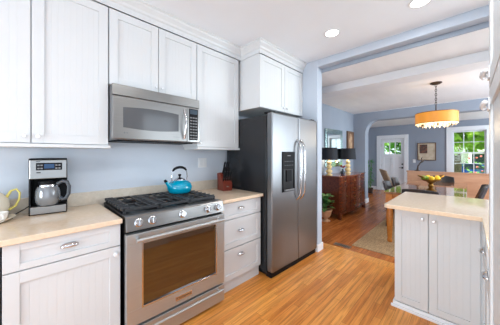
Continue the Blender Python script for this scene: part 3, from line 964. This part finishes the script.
for sx in (-1, 1):
    for sy in (-1, 1):
        lx, ly = sx * (hx - 0.07), sy * (hy - 0.07)
        lg = MB()
        lg.box(lx - 0.045, lx + 0.045, ly - 0.045, ly + 0.045, TT - 0.17, TT - 0.03)
        lg.lathe([(0.030, 0.0), (0.036, 0.03), (0.028, 0.05), (0.033, 0.075), (0.044, 0.30), (0.047, 0.46), (0.036, 0.51), (0.046, 0.54), (0.04, TT - 0.17)], c=(lx, ly, 0), seg=20)
        lg.build('leg', M['pine'], t, smooth=True)


# dining chairs
def make_chair(label, loc, rz, back_m, hb=0.82, wide=0.44, group='dark chairs round the dining table', tilt=0.10):
    """faces local -y (towards the table), back at +y"""
    t_ = thing('dining_chair', label, 'chair', loc, rz, group)
    hw = wide / 2
    MB().box(-hw, hw, -0.22, 0.20, 0.42, 0.475).build('seat', back_m, t_, bevel=0.015, seg=3)
    # curved backrest
    b_ = MB()
    rows = []
    for j in range(7):
        v = j / 6
        row = []
        for i in range(9):
            u = -1 + i / 4
            zz = 0.47 + (hb - 0.47) * v * (1 - 0.05 * u * u * v)
            yy = 0.20 + tilt * v - 0.05 * u * u
            row.append((u * hw * (0.92 + 0.06 * math.sin(PI * v)), yy, zz))
        rows.append(row)
    F_ = [[b_.bm.verts.new(p) for p in r_] for r_ in rows]
    B_ = [[b_.bm.verts.new((p[0], p[1] + 0.035, p[2])) for p in r_] for r_ in rows]
    for j in range(6):
        for i in range(8):
            b_.bm.faces.new((F_[j][i], F_[j][i + 1], F_[j + 1][i + 1], F_[j + 1][i]))
            b_.bm.faces.new((B_[j][i + 1], B_[j][i], B_[j + 1][i], B_[j + 1][i + 1]))
    for j in range(6):
        b_.bm.faces.new((F_[j][0], F_[j + 1][0], B_[j + 1][0], B_[j][0]))
        b_.bm.faces.new((F_[j + 1][8], F_[j][8], B_[j][8], B_[j + 1][8]))
    for i in range(8):
        b_.bm.faces.new((F_[6][i], F_[6][i + 1], B_[6][i + 1], B_[6][i]))
        b_.bm.faces.new((F_[0][i + 1], F_[0][i], B_[0][i], B_[0][i + 1]))
    b_.build('backrest', back_m, t_, bevel=0.008, smooth=True)
    for sx in (-1, 1):
        MB().tube([(sx * (hw - 0.03), -0.19, 0.425), (sx * (hw - 0.015), -0.21, 0)], [0.018, 0.012], 10).build('leg', M['bronze'], t_, smooth=True)
        MB().tube([(sx * (hw - 0.03), 0.17, 0.425), (sx * (hw - 0.015), 0.23, 0)], [0.018, 0.012], 10).build('leg', M['bronze'], t_, smooth=True)
    return t_


make_chair('dark chair at the near end of the table, just behind the peninsula counter', (4.06, 0.48, RUG), PI / 2, M['leather'], 0.86)
make_chair('dark chair on the left of the table, closer to the sideboard', (4.95, 0.87, RUG), 0, M['leather'], 0.82)
make_chair('dark chair on the left of the table, closer to the front door', (5.60, 0.87, RUG), 0, M['leather'], 0.84)
make_chair('dark chair on the right of the table, near the white tall cabinet', (5.0, 0.13, RUG), PI, M['leather'], 0.87, tilt=0.13)
make_chair('dark chair behind the fruit bowl, in front of the wooden partition', (6.02, 0.42, RUG), -PI / 2, M['leather'], 0.88)
make_chair('taupe woven high-back chair standing angled at the far left table corner', (6.22, 1.15, 0.0), R(30), M['tan'], 1.0, group='taupe chair', tilt=0.2)

# fruit bowl
t = thing('fruit_bowl', 'bronze footed bowl with swept leaf ends on the dining table', 'bowl', (4.42, 0.417, TZ), R(-40))
MB().lathe([(0, 0), (0.070, 0), (0.075, 0.010), (0.050, 0.024), (0.026, 0.05), (0.040, 0.085), (0.026, 0.110), (0.040, 0.125), (0.06, 0.137), (0, 0.137)], seg=24).build('pedestal', M['brass'], t, smooth=True)
MB().lathe([(0.0, 0.137), (0.03, 0.137), (0.08, 0.147), (0.125, 0.166), (0.148, 0.182), (0.142, 0.184), (0.118, 0.172), (0.075, 0.156), (0, 0.150)], seg=32, sx=1.0, sy=0.8).build('dish', M['brass'], t, smooth=True)
for s in (-1, 1):
    b = MB().leaf((s * 0.10, 0, 0.185), (s, 0, 0.40), 0.13, 0.10, -0.15)
    o = b.build('leaf_handle', M['brass'], t, smooth=True)
    sm = o.modifiers.new('solid', 'SOLIDIFY')
    sm.thickness = 0.005
ca, sa = math.cos(R(-40)), math.sin(R(-40))
FR = [(0.035, 0.022, 'lemon'), (-0.045, -0.058, 'lemon'), (0.045, -0.066, 'lemon'), (0.118, 0.010, 'lemon'), (0.03, 0.085, 'lemon'), (-0.115, 0.012, 'lime'), (-0.048, 0.03, 'lime')]
LB = {'lemon': ['yellow lemon in the middle right of the fruit bowl', 'yellow lemon at the front of the fruit bowl beside a green fruit', 'yellow lemon at the very front of the fruit bowl', 'yellow lemon at the right end of the fruit bowl', 'yellow lemon at the back of the fruit bowl'],
      'lime': ['green fruit at the left end of the fruit bowl', 'green fruit topping the pile in the fruit bowl']}
cnt = {'lemon': 0, 'lime': 0}
for q, (fx, fy, kd_) in enumerate(FR):
    rr = 0.033
    rho = math.hypot(fx, fy / 0.8)
    dz = 0.154 + 0.17 * rho + rr
    t2 = thing('lemon' if kd_ == 'lemon' else 'green_fruit', LB[kd_][cnt[kd_]], 'fruit', (4.42 + ca * fx - sa * fy, 0.417 + sa * fx + ca * fy, TZ + dz), q * 1.1, 'fruit in the bowl')
    cnt[kd_] += 1
    MB().ball((0, 0, 0), rr, 3, (1.12, 1, 1) if kd_ == 'lemon' else (1.05, 1.05, 1)).build('flesh', M[kd_], t2, smooth=True)
    MB().ball((rr * (1.1 if kd_ == 'lemon' else 1.03), 0, 0), 0.007, 1).build('stem_end', M['lime'], t2, smooth=True)

# wooden partition under the arch
t = thing('partition', 'pale brown wooden half-height partition across the arch', 'partition', (XA + 0.05, 1.085, 0))
MB().box(0.0, 0.14, -1.82, 0.0, 0.0, 0.925).build('panel', M['divider'], t, bevel=0.003)
MB().box(-0.02, 0.16, -1.82, 0.015, 0.925, 0.95).build('cap', M['divider'], t, bevel=0.004)
MB().box(-0.012, 0.0, -1.82, 0.0, 0, 0.10).build('skirting', M['divider'], t, bevel=0.002)
# heron-like slender sculpture
t = thing('sculpture', 'slender dark curved sculpture standing on the wooden partition', 'sculpture', (XA + 0.10, 0.885, 0.95))
MB().lathe([(0, 0), (0.062, 0), (0.064, 0.008), (0.03, 0.02), (0.012, 0.045), (0, 0.046)], seg=20).build('base', M['bronze'], t, smooth=True)
MB().tube([(0, 0.0, 0.03), (0, -0.01, 0.12), (0, -0.05, 0.19), (0, -0.085, 0.25), (0, -0.075, 0.31), (0, -0.10, 0.34)], [0.022, 0.016, 0.014, 0.012, 0.009, 0.003], 10).build('stem', M['bronze'], t, smooth=True)
MB().tube([(0, -0.05, 0.19), (0, -0.10, 0.225), (0, -0.13, 0.28)], [0.012, 0.010, 0.004], 10).build('branch', M['bronze'], t, smooth=True)

# chandelier
CX, CY = 4.65, 0.376
t = thing('chandelier', 'round amber drum chandelier with crystals over the dining table', 'chandelier', (CX, CY, ZD))
MB().lathe([(0, 0), (0.075, 0), (0.078, -0.012), (0.05, -0.028), (0.015, -0.034), (0, -0.034)][::-1], seg=28).build('canopy', M['bronze'], t, smooth=True)
b = MB()
for k in range(9):
    zc = -0.05 - k * 0.036
    pts = []
    for a in range(13):
        q = 2 * PI * a / 12
        px, pz = 0.011 * math.cos(q), 0.024 * math.sin(q)
        pts.append((px, 0, zc + pz) if k % 2 else (0, px, zc + pz))
    b.tube(pts, 0.004, 6)
b.cyl((0, 0, -0.36), (0, 0, -0.62), 0.008)
b.build('chain', M['bronze'], t, smooth=True)
DR, Z0, Z1 = 0.27, -0.655, -0.49
MB().lathe([(DR - 0.004, Z0), (DR, Z0), (DR, Z1), (DR - 0.004, Z1), (DR - 0.004, Z0)], seg=56).build('shade', M['shade_a'], t, smooth=True)
b = MB()
for zz in (Z1, Z0):
    n = 56
    pts = [((DR + 0.001) * math.cos(2 * PI * k / n), (DR + 0.001) * math.sin(2 * PI * k / n), zz) for k in range(n + 1)]
    b.tube(pts, 0.005, 8)
b.build('shade_rims', M['brass'], t, smooth=True)
MB().lathe([(0, Z0 + 0.004), (DR - 0.006, Z0 + 0.004), (DR - 0.006, Z0 + 0.010), (0, Z0 + 0.010)], seg=48).build('diffuser', M['glow'], t)
b = MB()
MB().lathe([(DR - 0.03, Z0 - 0.016), (DR - 0.003, Z0 - 0.012), (DR - 0.003, Z0 + 0.003), (DR - 0.03, Z0 + 0.003), (DR - 0.03, Z0 - 0.016)], seg=56).build('lower_rim', M['glow'], t, smooth=True)
for k in range(4):
    a = PI / 4 + k * PI / 2
    b.cyl((0, 0, -0.60), ((DR - 0.005) * math.cos(a), (DR - 0.005) * math.sin(a), Z1 - 0.01), 0.004)
b.build('spider_arms', M['bronze'], t)
for k in range(6):
    a = k * PI / 3 + 0.2
    MB().cyl((0.2 * math.cos(a), 0.2 * math.sin(a), Z0 + 0.004), (0.2 * math.cos(a), 0.2 * math.sin(a), Z0 - 0.055), 0.011).build('candle_tube', M['bronze'], t, smooth=True)
for k in range(28):
    a = k * 2 * PI / 14 + (0.2 if k >= 14 else 0)
    rr = 0.24 if k < 14 else 0.15
    dz = 0.012 if k < 14 else 0.03
    MB().lathe([(0, -0.035), (0.014, -0.012), (0.010, 0.0), (0.004, 0.012), (0.003, dz + 0.0)], c=(rr * math.cos(a), rr * math.sin(a), Z0 - dz), seg=8).build('crystal', M['crystal'], t)
light('chandelier_light', 'POINT', (CX, CY, ZD - 0.80), 6, (1, 0.82, 0.55), shadow_soft_size=0.15)

# sideboard
SX0, SX1, SYF, SYB, SH = 4.56, 6.10, 1.85, 2.325, 0.895
t = thing('sideboard', 'dark mahogany bow-front sideboard against the left dining wall', 'sideboard', (SX0, SYF, 0))
SL, SD = SX1 - SX0, SYB - SYF


def front(u):          # bowed plan of the front edge, u 0..1 across the length
    return 0.035 - 0.075 * math.sin(PI * min(1, max(0, (u - 0.22) / 0.56))) ** 0.8 if 0.22 < u < 0.78 else 0.035 - 0.012 * math.sin(PI * ((u / 0.22) if u <= 0.22 else (1 - u) / 0.22))


def bow(u0, u1, z0, z1, y_off, depth, n=14):
    b_ = MB()
    us = [u0 + (u1 - u0) * k / n for k in range(n + 1)]
    outline = [(u * SL, front(u) + y_off) for u in us] + [(us[-1] * SL, front(us[-1]) + y_off + depth)]
    if depth < 0.2:
        outline = [(u * SL, front(u) + y_off) for u in us] + [(u * SL, front(u) + y_off + depth) for u in reversed(us)]
    else:
        outline = [(u * SL, front(u) + y_off) for u in us] + [(u1 * SL, SD), (u0 * SL, SD)]
    b_.prism(outline, 'z', z0, z1)
    return b_


bow(0, 1, 0.13, SH - 0.025, 0.012, 1, 40).build('body', M['mahog'], t)
bow(-0.012, 1.012, SH - 0.025, SH, -0.012, 1, 40).build('top', M['mahog_t'], t, bevel=0.004)
bow(-0.004, 1.004, 0.10, 0.14, -0.002, 1, 40).build('plinth', M['mahog'], t, bevel=0.003)
for sx in (0.03, SL - 0.03):
    for sy in (0.06, SD - 0.04):
        MB().prism([(sx - 0.045, 0.12), (sx + 0.045, 0.12), (sx + 0.035, 0.06), (sx + 0.028, 0.0), (sx - 0.028, 0.0), (sx - 0.035, 0.06)], 'y', sy - 0.035, sy + 0.035).build('foot', M['mahog'], t, bevel=0.004)
zz = [0.15, 0.335, 0.52, 0.70, 0.865]
for k in range(4):
    d = bow(0.30, 0.70, zz[k] + 0.006, zz[k + 1] - 0.006, 0.0, 0.014).build('drawer', M['mahog'], t, bevel=0.003)
    for ux in (0.40, 0.60):
        xx, yy, z_ = ux * SL, front(ux), (zz[k] + zz[k + 1]) / 2
        MB().tube([(xx - 0.04, yy + 0.002, z_ + 0.012), (xx - 0.035, yy - 0.014, z_ - 0.006), (xx, yy - 0.018, z_ - 0.016), (xx + 0.035, yy - 0.014, z_ - 0.006), (xx + 0.04, yy + 0.002, z_ + 0.012)], 0.005, 8).build('handle', M['brass'], d, smooth=True)
for u0, u1 in ((0.03, 0.25), (0.75, 0.97)):
    d = bow(u0, u1, 0.16, 0.68, 0.0, 0.014).build('door', M['mahog'], t, bevel=0.003)
    ux = u1 - 0.03 if u0 < 0.5 else u0 + 0.03
    MB().ball((ux * SL, front(ux) - 0.008, 0.45), 0.012, 2).build('knob', M['brass'], d, smooth=True)
    d = bow(u0, u1, 0.70, 0.865, 0.0, 0.014).build('drawer', M['mahog'], t, bevel=0.003)
    ux = (u0 + u1) / 2
    MB().tube([(ux * SL - 0.04, front(ux) + 0.002, 0.795), (ux * SL - 0.03, front(ux) - 0.016, 0.775), (ux * SL + 0.03, front(ux) - 0.016, 0.775), (ux * SL + 0.04, front(ux) + 0.002, 0.795)], 0.005, 8).build('handle', M['brass'], d, smooth=True)


# table lamps
def table_lamp(label, x, y):
    t_ = thing('table_lamp', label, 'lamp', (x, y, SH), 0, 'pair of lamps on the sideboard')
    MB().lathe([(0, 0), (0.07, 0), (0.07, 0.014), (0.045, 0.022), (0.030, 0.028), (0.062, 0.060), (0.070, 0.085), (0.060, 0.112), (0.032, 0.130), (0.056, 0.155), (0.063, 0.180),
                (0.054, 0.205), (0.028, 0.222), (0.048, 0.244), (0.054, 0.266), (0.044, 0.290), (0.020, 0.306), (0.014, 0.345), (0, 0.346)], seg=28).build('base', M['lampbase'], t_, smooth=True)
    MB().cyl((0, 0, 0.34), (0, 0, 0.60), 0.006).build('stem', M['brass'], t_)
    MB().lathe([(0.180, 0.335), (0.183, 0.335), (0.165, 0.600), (0.162, 0.600), (0.180, 0.335)], seg=36).build('lamp_shade', M['shade_b'], t_, smooth=True)
    MB().ball((0, 0, 0.42), 0.028, 2).build('bulb', M['bulb'], t_, smooth=True)
    b_ = MB()
    for k in range(3):
        a = k * 2 * PI / 3
        b_.cyl((0, 0, 0.585), (0.163 * math.cos(a), 0.163 * math.sin(a), 0.592), 0.003)
    b_.build('shade_fitter', M['brass'], t_)
    light('lamp_glow', 'POINT', (x, y, SH + 0.375), 3.0, (1, 0.85, 0.62), shadow_soft_size=0.04)


table_lamp('black-shaded table lamp nearer the fridge, on the left of the sideboard', 4.735, 2.20)
table_lamp('black-shaded table lamp at the far right of the sideboard', 5.62, 2.13)
# vase
t = thing('bud_vase', 'small dark blue vase with dark red flowers between the lamps', 'vase', (5.05, 2.03, SH))
MB().lathe([(0, 0), (0.035, 0), (0.048, 0.03), (0.046, 0.065), (0.022, 0.095), (0.020, 0.115), (0.028, 0.125), (0, 0.122)], seg=24).build('vase', M['navy'], t, smooth=True)
for k in range(5):
    a = k * 1.26
    x_, y_, z_ = 0.035 * math.cos(a), 0.035 * math.sin(a), 0.165 + 0.018 * (k % 3)
    f_ = MB().ball((x_, y_, z_), 0.022, 2, jitter=0.15).build('flower', M['red'], t, smooth=True)
    MB().cyl((0, 0, 0.115), (x_, y_, z_), 0.002, seg=6).build('stem', M['leaf_d'], f_)

# wall mirror
t = thing('wall_mirror', 'square silver-tiled wall mirror behind the lamps', 'mirror', (5.22, YD - 0.04, 1.50), R(-2.7))
MB().box(-0.32, 0.32, -0.012, 0.008, -0.33, 0.33).build('mirror_glass', M['mirror'], t)
b = MB()
for k in range(7):
    for (x0, x1, z0, z1) in ((-0.42 + k * 0.12, -0.42 + (k + 1) * 0.12 - 0.004, 0.332, 0.445), (-0.42 + k * 0.12, -0.42 + (k + 1) * 0.12 - 0.004, -0.445, -0.332)):
        b.prism([(x0, z0), (x1, z0), (x1, z1), (x0, z1)], 'y', -0.018 - 0.004 * (k % 2), 0.008)
for k in range(6):
    z0 = -0.33 + k * 0.11
    for x0 in (-0.42, 0.324):
        b.box(x0, x0 + 0.096, -0.018 - 0.004 * (k % 2), 0.008, z0, z0 + 0.106)
b.build('frame', M['mirror_f'], t, bevel=0.006)

# oval wall art
t = thing('wall_art', 'tall brown wall panel with a pale oval figure near the arch', 'wall art', (6.30, YD - 0.002, 1.70))
MB().box(-0.20, 0.20, -0.03, 0, -0.26, 0.26).build('panel', M['art_a'], t, bevel=0.004)
b = MB()
b.box(-0.22, -0.195, -0.04, 0, -0.28, 0.28).box(0.195, 0.22, -0.04, 0, -0.28, 0.28).box(-0.195, 0.195, -0.04, 0, -0.28, -0.255).box(-0.195, 0.195, -0.04, 0, 0.255, 0.28)
b.build('frame', M['frame_b'], t, bevel=0.003)
MB().ball((0, -0.028, 0), 1, 3, (0.115, 0.022, 0.22)).build('oval', M['art_b'], t, smooth=True)

# plant in a footed pot beside the sideboard
t = thing('potted_plant', 'leafy green plant in a pale footed pot left of the sideboard', 'plant', (4.30, 2.07, 0))
MB().lathe([(0, 0), (0.085, 0), (0.088, 0.012), (0.045, 0.035), (0.035, 0.055), (0.075, 0.085), (0.105, 0.14), (0.112, 0.20), (0.128, 0.222), (0.126, 0.235), (0.112, 0.232), (0.10, 0.20), (0, 0.20)], seg=28).build('pot', M['terra'], t, smooth=True)
MB().lathe([(0, 0.198), (0.103, 0.198), (0.103, 0.212), (0, 0.214)], seg=20).build('soil', M['soil'], t)
b = MB()
for k in range(46):
    a = random.uniform(0, 2 * PI)
    zz_ = random.uniform(0.23, 0.50)
    el = random.uniform(0.1, 1.2)
    b.leaf((0.03 * math.cos(a), 0.03 * math.sin(a), zz_), (math.cos(a), math.sin(a), el), random.uniform(0.13, 0.21), random.uniform(0.07, 0.11), 0.3)
b.build('foliage', M['leaf'], t, smooth=True)
b = MB()
for k in range(5):
    a = k * 1.26
    b.tube([(0.02 * math.cos(a), 0.02 * math.sin(a), 0.2), (0.035 * math.cos(a), 0.035 * math.sin(a), 0.5)], 0.005, 6)
b.build('stems', M['leaf_d'], t)

# tall bamboo-like plant beyond the arch
t = thing('bamboo_plant', 'tall slim leafy plant on the floor beyond the arch by the door', 'plant', (8.58, 2.51, 0))
MB().lathe([(0, 0), (0.10, 0), (0.12, 0.16), (0.13, 0.18), (0.11, 0.18), (0, 0.16)], seg=24).build('pot', M['soil'], t, smooth=True)
b = MB()
for k in range(6):
    a = k * 1.05
    b.tube([(0.04 * math.cos(a), 0.04 * math.sin(a), 0.1), (0.06 * math.cos(a), 0.06 * math.sin(a), 0.7), (0.09 * math.cos(a), 0.09 * math.sin(a), 1.15)], 0.007, 6)
b.build('canes', M['leaf'], t, smooth=True)
b = MB()
for k in range(150):
    a = random.uniform(0, 2 * PI)
    zz_ = random.uniform(0.25, 1.2)
    b.leaf((0.06 * math.cos(a), 0.06 * math.sin(a), zz_), (math.cos(a), math.sin(a), random.uniform(-0.2, 0.9)), random.uniform(0.12, 0.2), random.uniform(0.03, 0.05), 0.5)
b.build('foliage', M['leaf_d'], t, smooth=True)

# framed picture and switch by the front door
t = thing('framed_picture', 'brown-framed picture on the far blue wall between door and window', 'picture', (XF - 0.001, 1.02, 1.45), -PI / 2)
b = MB()
b.box(-0.25, -0.225, -0.03, 0, -0.30, 0.30).box(0.225, 0.25, -0.03, 0, -0.30, 0.30).box(-0.225, 0.225, -0.03, 0, -0.30, -0.275).box(-0.225, 0.225, -0.03, 0, 0.275, 0.30)
b.build('frame', M['frame_b'], t, bevel=0.003)
MB().box(-0.226, 0.226, -0.015, -0.002, -0.276, 0.276).build('print', M['art_c'], t)
MB().box(-0.19, 0.02, -0.020, -0.014, -0.06, 0.24).build('dark_inset', M['art_d'], t)
t = thing('light_switch', 'white switch plate left of the framed picture', 'switch', (XF - 0.001, 1.36, 1.12), -PI / 2)
MB().box(-0.04, 0.04, -0.006, 0, -0.06, 0.06).build('plate', M['plate'], t, bevel=0.002)
MB().box(-0.012, 0.012, -0.010, -0.005, -0.025, 0.025).build('rocker', M['plate'], t, bevel=0.002)

# front door
b = MB()
b.box(XF - 0.022, XF + 0.002, DY1, DY1 + 0.14, 0, DZ + 0.14).box(XF - 0.022, XF + 0.002, DY0 - 0.13, DY0, 0, DZ + 0.14).box(XF - 0.026, XF + 0.002, DY0, DY1, DZ, DZ + 0.14)
struct(b.build('trim_4', M['trim'], bevel=0.003), 'white casing around the front door')
dw, dh = DY1 - DY0, DZ
dr = bpy.data.objects.new('door_1', None)
col.objects.link(dr)
dr.location = (XF + 0.03, DY1, 0.0)
dr.rotation_euler = (0, 0, -PI / 2)
struct(dr, 'white front door with three small panes')
x0, x1 = 0.105, dw - 0.105
b = MB()
b.box(0.004, 0.10, 0, 0.045, 0.006, dh - 0.004).box(dw - 0.10, dw - 0.004, 0, 0.045, 0.006, dh - 0.004)
b.box(0.10, dw - 0.10, 0, 0.045, 0.006, 0.20).box(0.10, dw - 0.10, 0, 0.045, 1.25, 1.37).box(0.10, dw - 0.10, 0, 0.045, dh - 0.13, dh - 0.004)
b.box(dw / 2 - 0.05, dw / 2 + 0.05, 0, 0.045, 0.20, 1.25)
b.box(0.10, dw - 0.10, 0.016, 0.03, 0.20, 1.25)
for k in (1, 2):
    xx = 0.10 + (dw - 0.2) * k / 3
    b.box(xx - 0.015, xx + 0.015, 0, 0.045, 1.37, dh - 0.13)
b.build('panel', M['trim'], dr, bevel=0.003)
MB().box(0.10, dw - 0.10, 0.02, 0.024, 1.37, dh - 0.13).build('pane', M['glass'], dr)
MB().lathe([(0.026, 0), (0.026, 0.01), (0, 0.01)], seg=16, mtx=Matrix.Translation((dw - 0.055, 0, 1.00)) @ Matrix.Rotation(PI / 2, 4, 'X')).build('deadbolt', M['plastic'], dr)
b = MB().box(dw - 0.082, dw - 0.030, -0.006, 0, 0.84, 0.90)
b.tube([(dw - 0.055, -0.004, 0.87), (dw - 0.055, -0.05, 0.87), (dw - 0.15, -0.052, 0.87)], 0.009, 8)
b.build('door_handle', M['plastic'], dr, smooth=True)
b = MB()
for zz_ in (0.25, 0.95, 1.70):
    b.cyl((0.0, -0.008, zz_ - 0.05), (0.0, -0.008, zz_ + 0.05), 0.009)
b.build('hinges', M['grey'], dr)

# front window
b = MB()
b.box(XF - 0.022, XF + 0.002, WY1, WY1 + 0.14, WZ0 - 0.05, WZ1 + 0.13).box(XF - 0.022, XF + 0.002, WY0 - 0.14, WY0, WZ0 - 0.05, WZ1 + 0.13)
b.box(XF - 0.026, XF + 0.002, WY0, WY1, WZ1, WZ1 + 0.13).box(XF - 0.05, XF + 0.002, WY0, WY1, WZ0 - 0.03, WZ0)
struct(b.build('trim_5', M['trim'], bevel=0.003), 'white casing around the front window')
wn = bpy.data.objects.new('window_1', None)
col.objects.link(wn)
wn.location = (XF + 0.03, WY1, WZ0)
wn.rotation_euler = (0, 0, -PI / 2)
struct(wn, 'white multi-pane front window onto trees and a house')
ww_, wh_ = WY1 - WY0, WZ1 - WZ0
for nm, z0, z1, yo in (('sash', 0.0, wh_ / 2 + 0.02, 0.0), ('sash', wh_ / 2 - 0.02, wh_, 0.035)):
    b = MB()
    b.box(0.0, 0.04, yo, yo + 0.03, z0, z1).box(ww_ - 0.04, ww_, yo, yo + 0.03, z0, z1)
    b.box(0.04, ww_ - 0.04, yo, yo + 0.03, z0, z0 + 0.04).box(0.04, ww_ - 0.04, yo, yo + 0.03, z1 - 0.04, z1)
    for k in (1, 2):
        xx = 0.04 + (ww_ - 0.08) * k / 3
        b.box(xx - 0.009, xx + 0.009, yo + 0.004, yo + 0.026, z0 + 0.04, z1 - 0.04)
    zm = (z0 + z1) / 2
    b.box(0.04, ww_ - 0.04, yo + 0.006, yo + 0.024, zm - 0.009, zm + 0.009)
    s_ = b.build(nm, M['trim'], wn, bevel=0.002)
    MB().box(0.04, ww_ - 0.04, yo + 0.013, yo + 0.017, z0 + 0.04, z1 - 0.04).build('pane', M['glass'], s_)

# ------------------------------------------------------------------ outdoors, seen through the panes
GZ = -0.7
struct(MB().box(XF + T, 60, -30, 30, GZ - 0.1, GZ).build('ground', M['grass']))
struct(MB().box(20, 25, -30, 30, GZ, GZ + 0.01).build('street', M['road']))


def tree(label, x, y, h, r, m_, nleaf, trunk_r=0.25, low=0.45, group='street trees outside'):
    t_ = thing('tree', label, 'tree', (x, y, GZ), 0, group)
    MB().tube([(0, 0, -0.05), (0.05, 0.02, h * 0.3), (-0.05, 0.05, h * 0.6), (0, 0, h * 0.85)], [trunk_r * 1.25, trunk_r, trunk_r * 0.7, trunk_r * 0.3], 14).build('trunk', M['bark'], t_, smooth=True)
    b_ = MB()
    for k in range(nleaf):
        while True:
            p = Vector((random.uniform(-1, 1), random.uniform(-1, 1), random.uniform(-1, 1)))
            if 0.45 < p.length < 1:
                break
        c_ = Vector((p.x * r, p.y * r, h * (low + 1) / 2 + p.z * h * (1 - low) / 2))
        s_ = random.uniform(0.12, 0.28)
        a_ = Vector((random.uniform(-1, 1), random.uniform(-1, 1), random.uniform(-1, 1))).normalized()
        e_ = a_.orthogonal().normalized()
        g_ = a_.cross(e_)
        vs = [b_.bm.verts.new(c_ + e_ * s_ * q[0] + g_ * s_ * q[1]) for q in ((-1, 0), (0, -0.6), (1, 0), (0, 0.6))]
        b_.bm.faces.new(vs)
    b_.build('crown', m_, t_)
    return t_


tree('bright green tree with a thick pale trunk just outside the front window', 13.6, 0.42, 6.5, 2.3, M['fol_a'], 4200, 0.20, 0.33)
tree('deep green tree standing behind the thick-trunked tree', 20.0, 2.9, 7, 2.3, M['fol_b'], 2600, 0.25, 0.22)
tree('sunlit tree seen through the front door panes', 14.8, 5.0, 6.5, 1.9, M['fol_a'], 2600, 0.22, 0.25)
tree('deep green tree at the right of the white house', 26, -5.2, 8, 2.8, M['fol_b'], 2400, 0.25, 0.15)
tree('tall deep green tree behind the front door panes', 27, 9.5, 9, 4.5, M['fol_b'], 2600, 0.25, 0.1)
# white house over the street
t = thing('house', 'white house with a brown roof across the street', 'house', (30, -0.6, GZ))
MB().box(0, 6, -3.0, 3.6, 0, 3.0).build('wall', M['siding'], t)
MB().prism([(-3.4, 3.0), (4.0, 3.0), (0.3, 4.9)], 'x', -0.5, 6.4).build('roof', M['roof'], t)
f_ = MB().box(-1.6, 0.2, -1.4, 2.6, 2.35, 2.6).build('porch_roof', M['siding'], t)
for yy in (-1.2, 0.5, 2.4):
    MB().box(-1.5, -1.3, yy - 0.1, yy + 0.1, 0, 2.35).build('porch_post', M['siding'], t)
for yy in (-2.2, 0.0, 1.6):
    w_ = MB().box(-0.04, 0.02, yy - 0.45, yy + 0.45, 0.9, 2.1).build('window', M['dark_win'], t)
# parked car
t = thing('car', 'blue car parked on the street outside the window', 'car', (23.4, 0.3, GZ), PI / 2)
MB().prism([(-2.1, 0.35), (2.1, 0.35), (2.15, 0.75), (1.5, 0.95), (0.9, 1.42), (-0.9, 1.45), (-1.5, 1.0), (-2.1, 0.85)], 'y', -0.85, 0.85).build('body', M['car'], t, bevel=0.08, seg=3)
MB().prism([(0.95, 1.0), (1.25, 1.0), (0.82, 1.36), (0.05, 1.38), (0.05, 1.0)], 'y', -0.87, 0.87).prism([(-1.25, 1.02), (-0.05, 1.0), (-0.05, 1.38), (-0.82, 1.38)], 'y', -0.87, 0.87).build('side_glass', M['dark_win'], t)
for wx in (-1.3, 1.3):
    for wy in (-0.78, 0.78):
        MB().cyl((wx, wy - 0.1, 0.33), (wx, wy + 0.1, 0.33), 0.33, seg=24).build('wheel', M['tyre'], t, smooth=True)
# flowering shrub
t = thing('shrub', 'pink flowering shrub outside the window', 'shrub', (11.0, -0.30, GZ))
b = MB()
for k in range(420):
    p = Vector((random.gauss(0, 0.2), random.gauss(0, 0.16), abs(random.gauss(0.9, 0.4))))
    b.leaf(p, (random.uniform(-1, 1), random.uniform(-1, 1), random.uniform(-0.3, 1)), 0.14, 0.08)
b.build('foliage', M['fol_b'], t)
b = MB()
for k in range(22):
    b.ball((random.gauss(0, 0.2), random.gauss(0, 0.16), abs(random.gauss(1.35, 0.25))), 0.035, 1)
b.build('blossoms', M['pink'], t)
MB().cyl((0, 0, -0.05), (0, 0, 0.8), 0.05).build('stem', M['bark'], t)
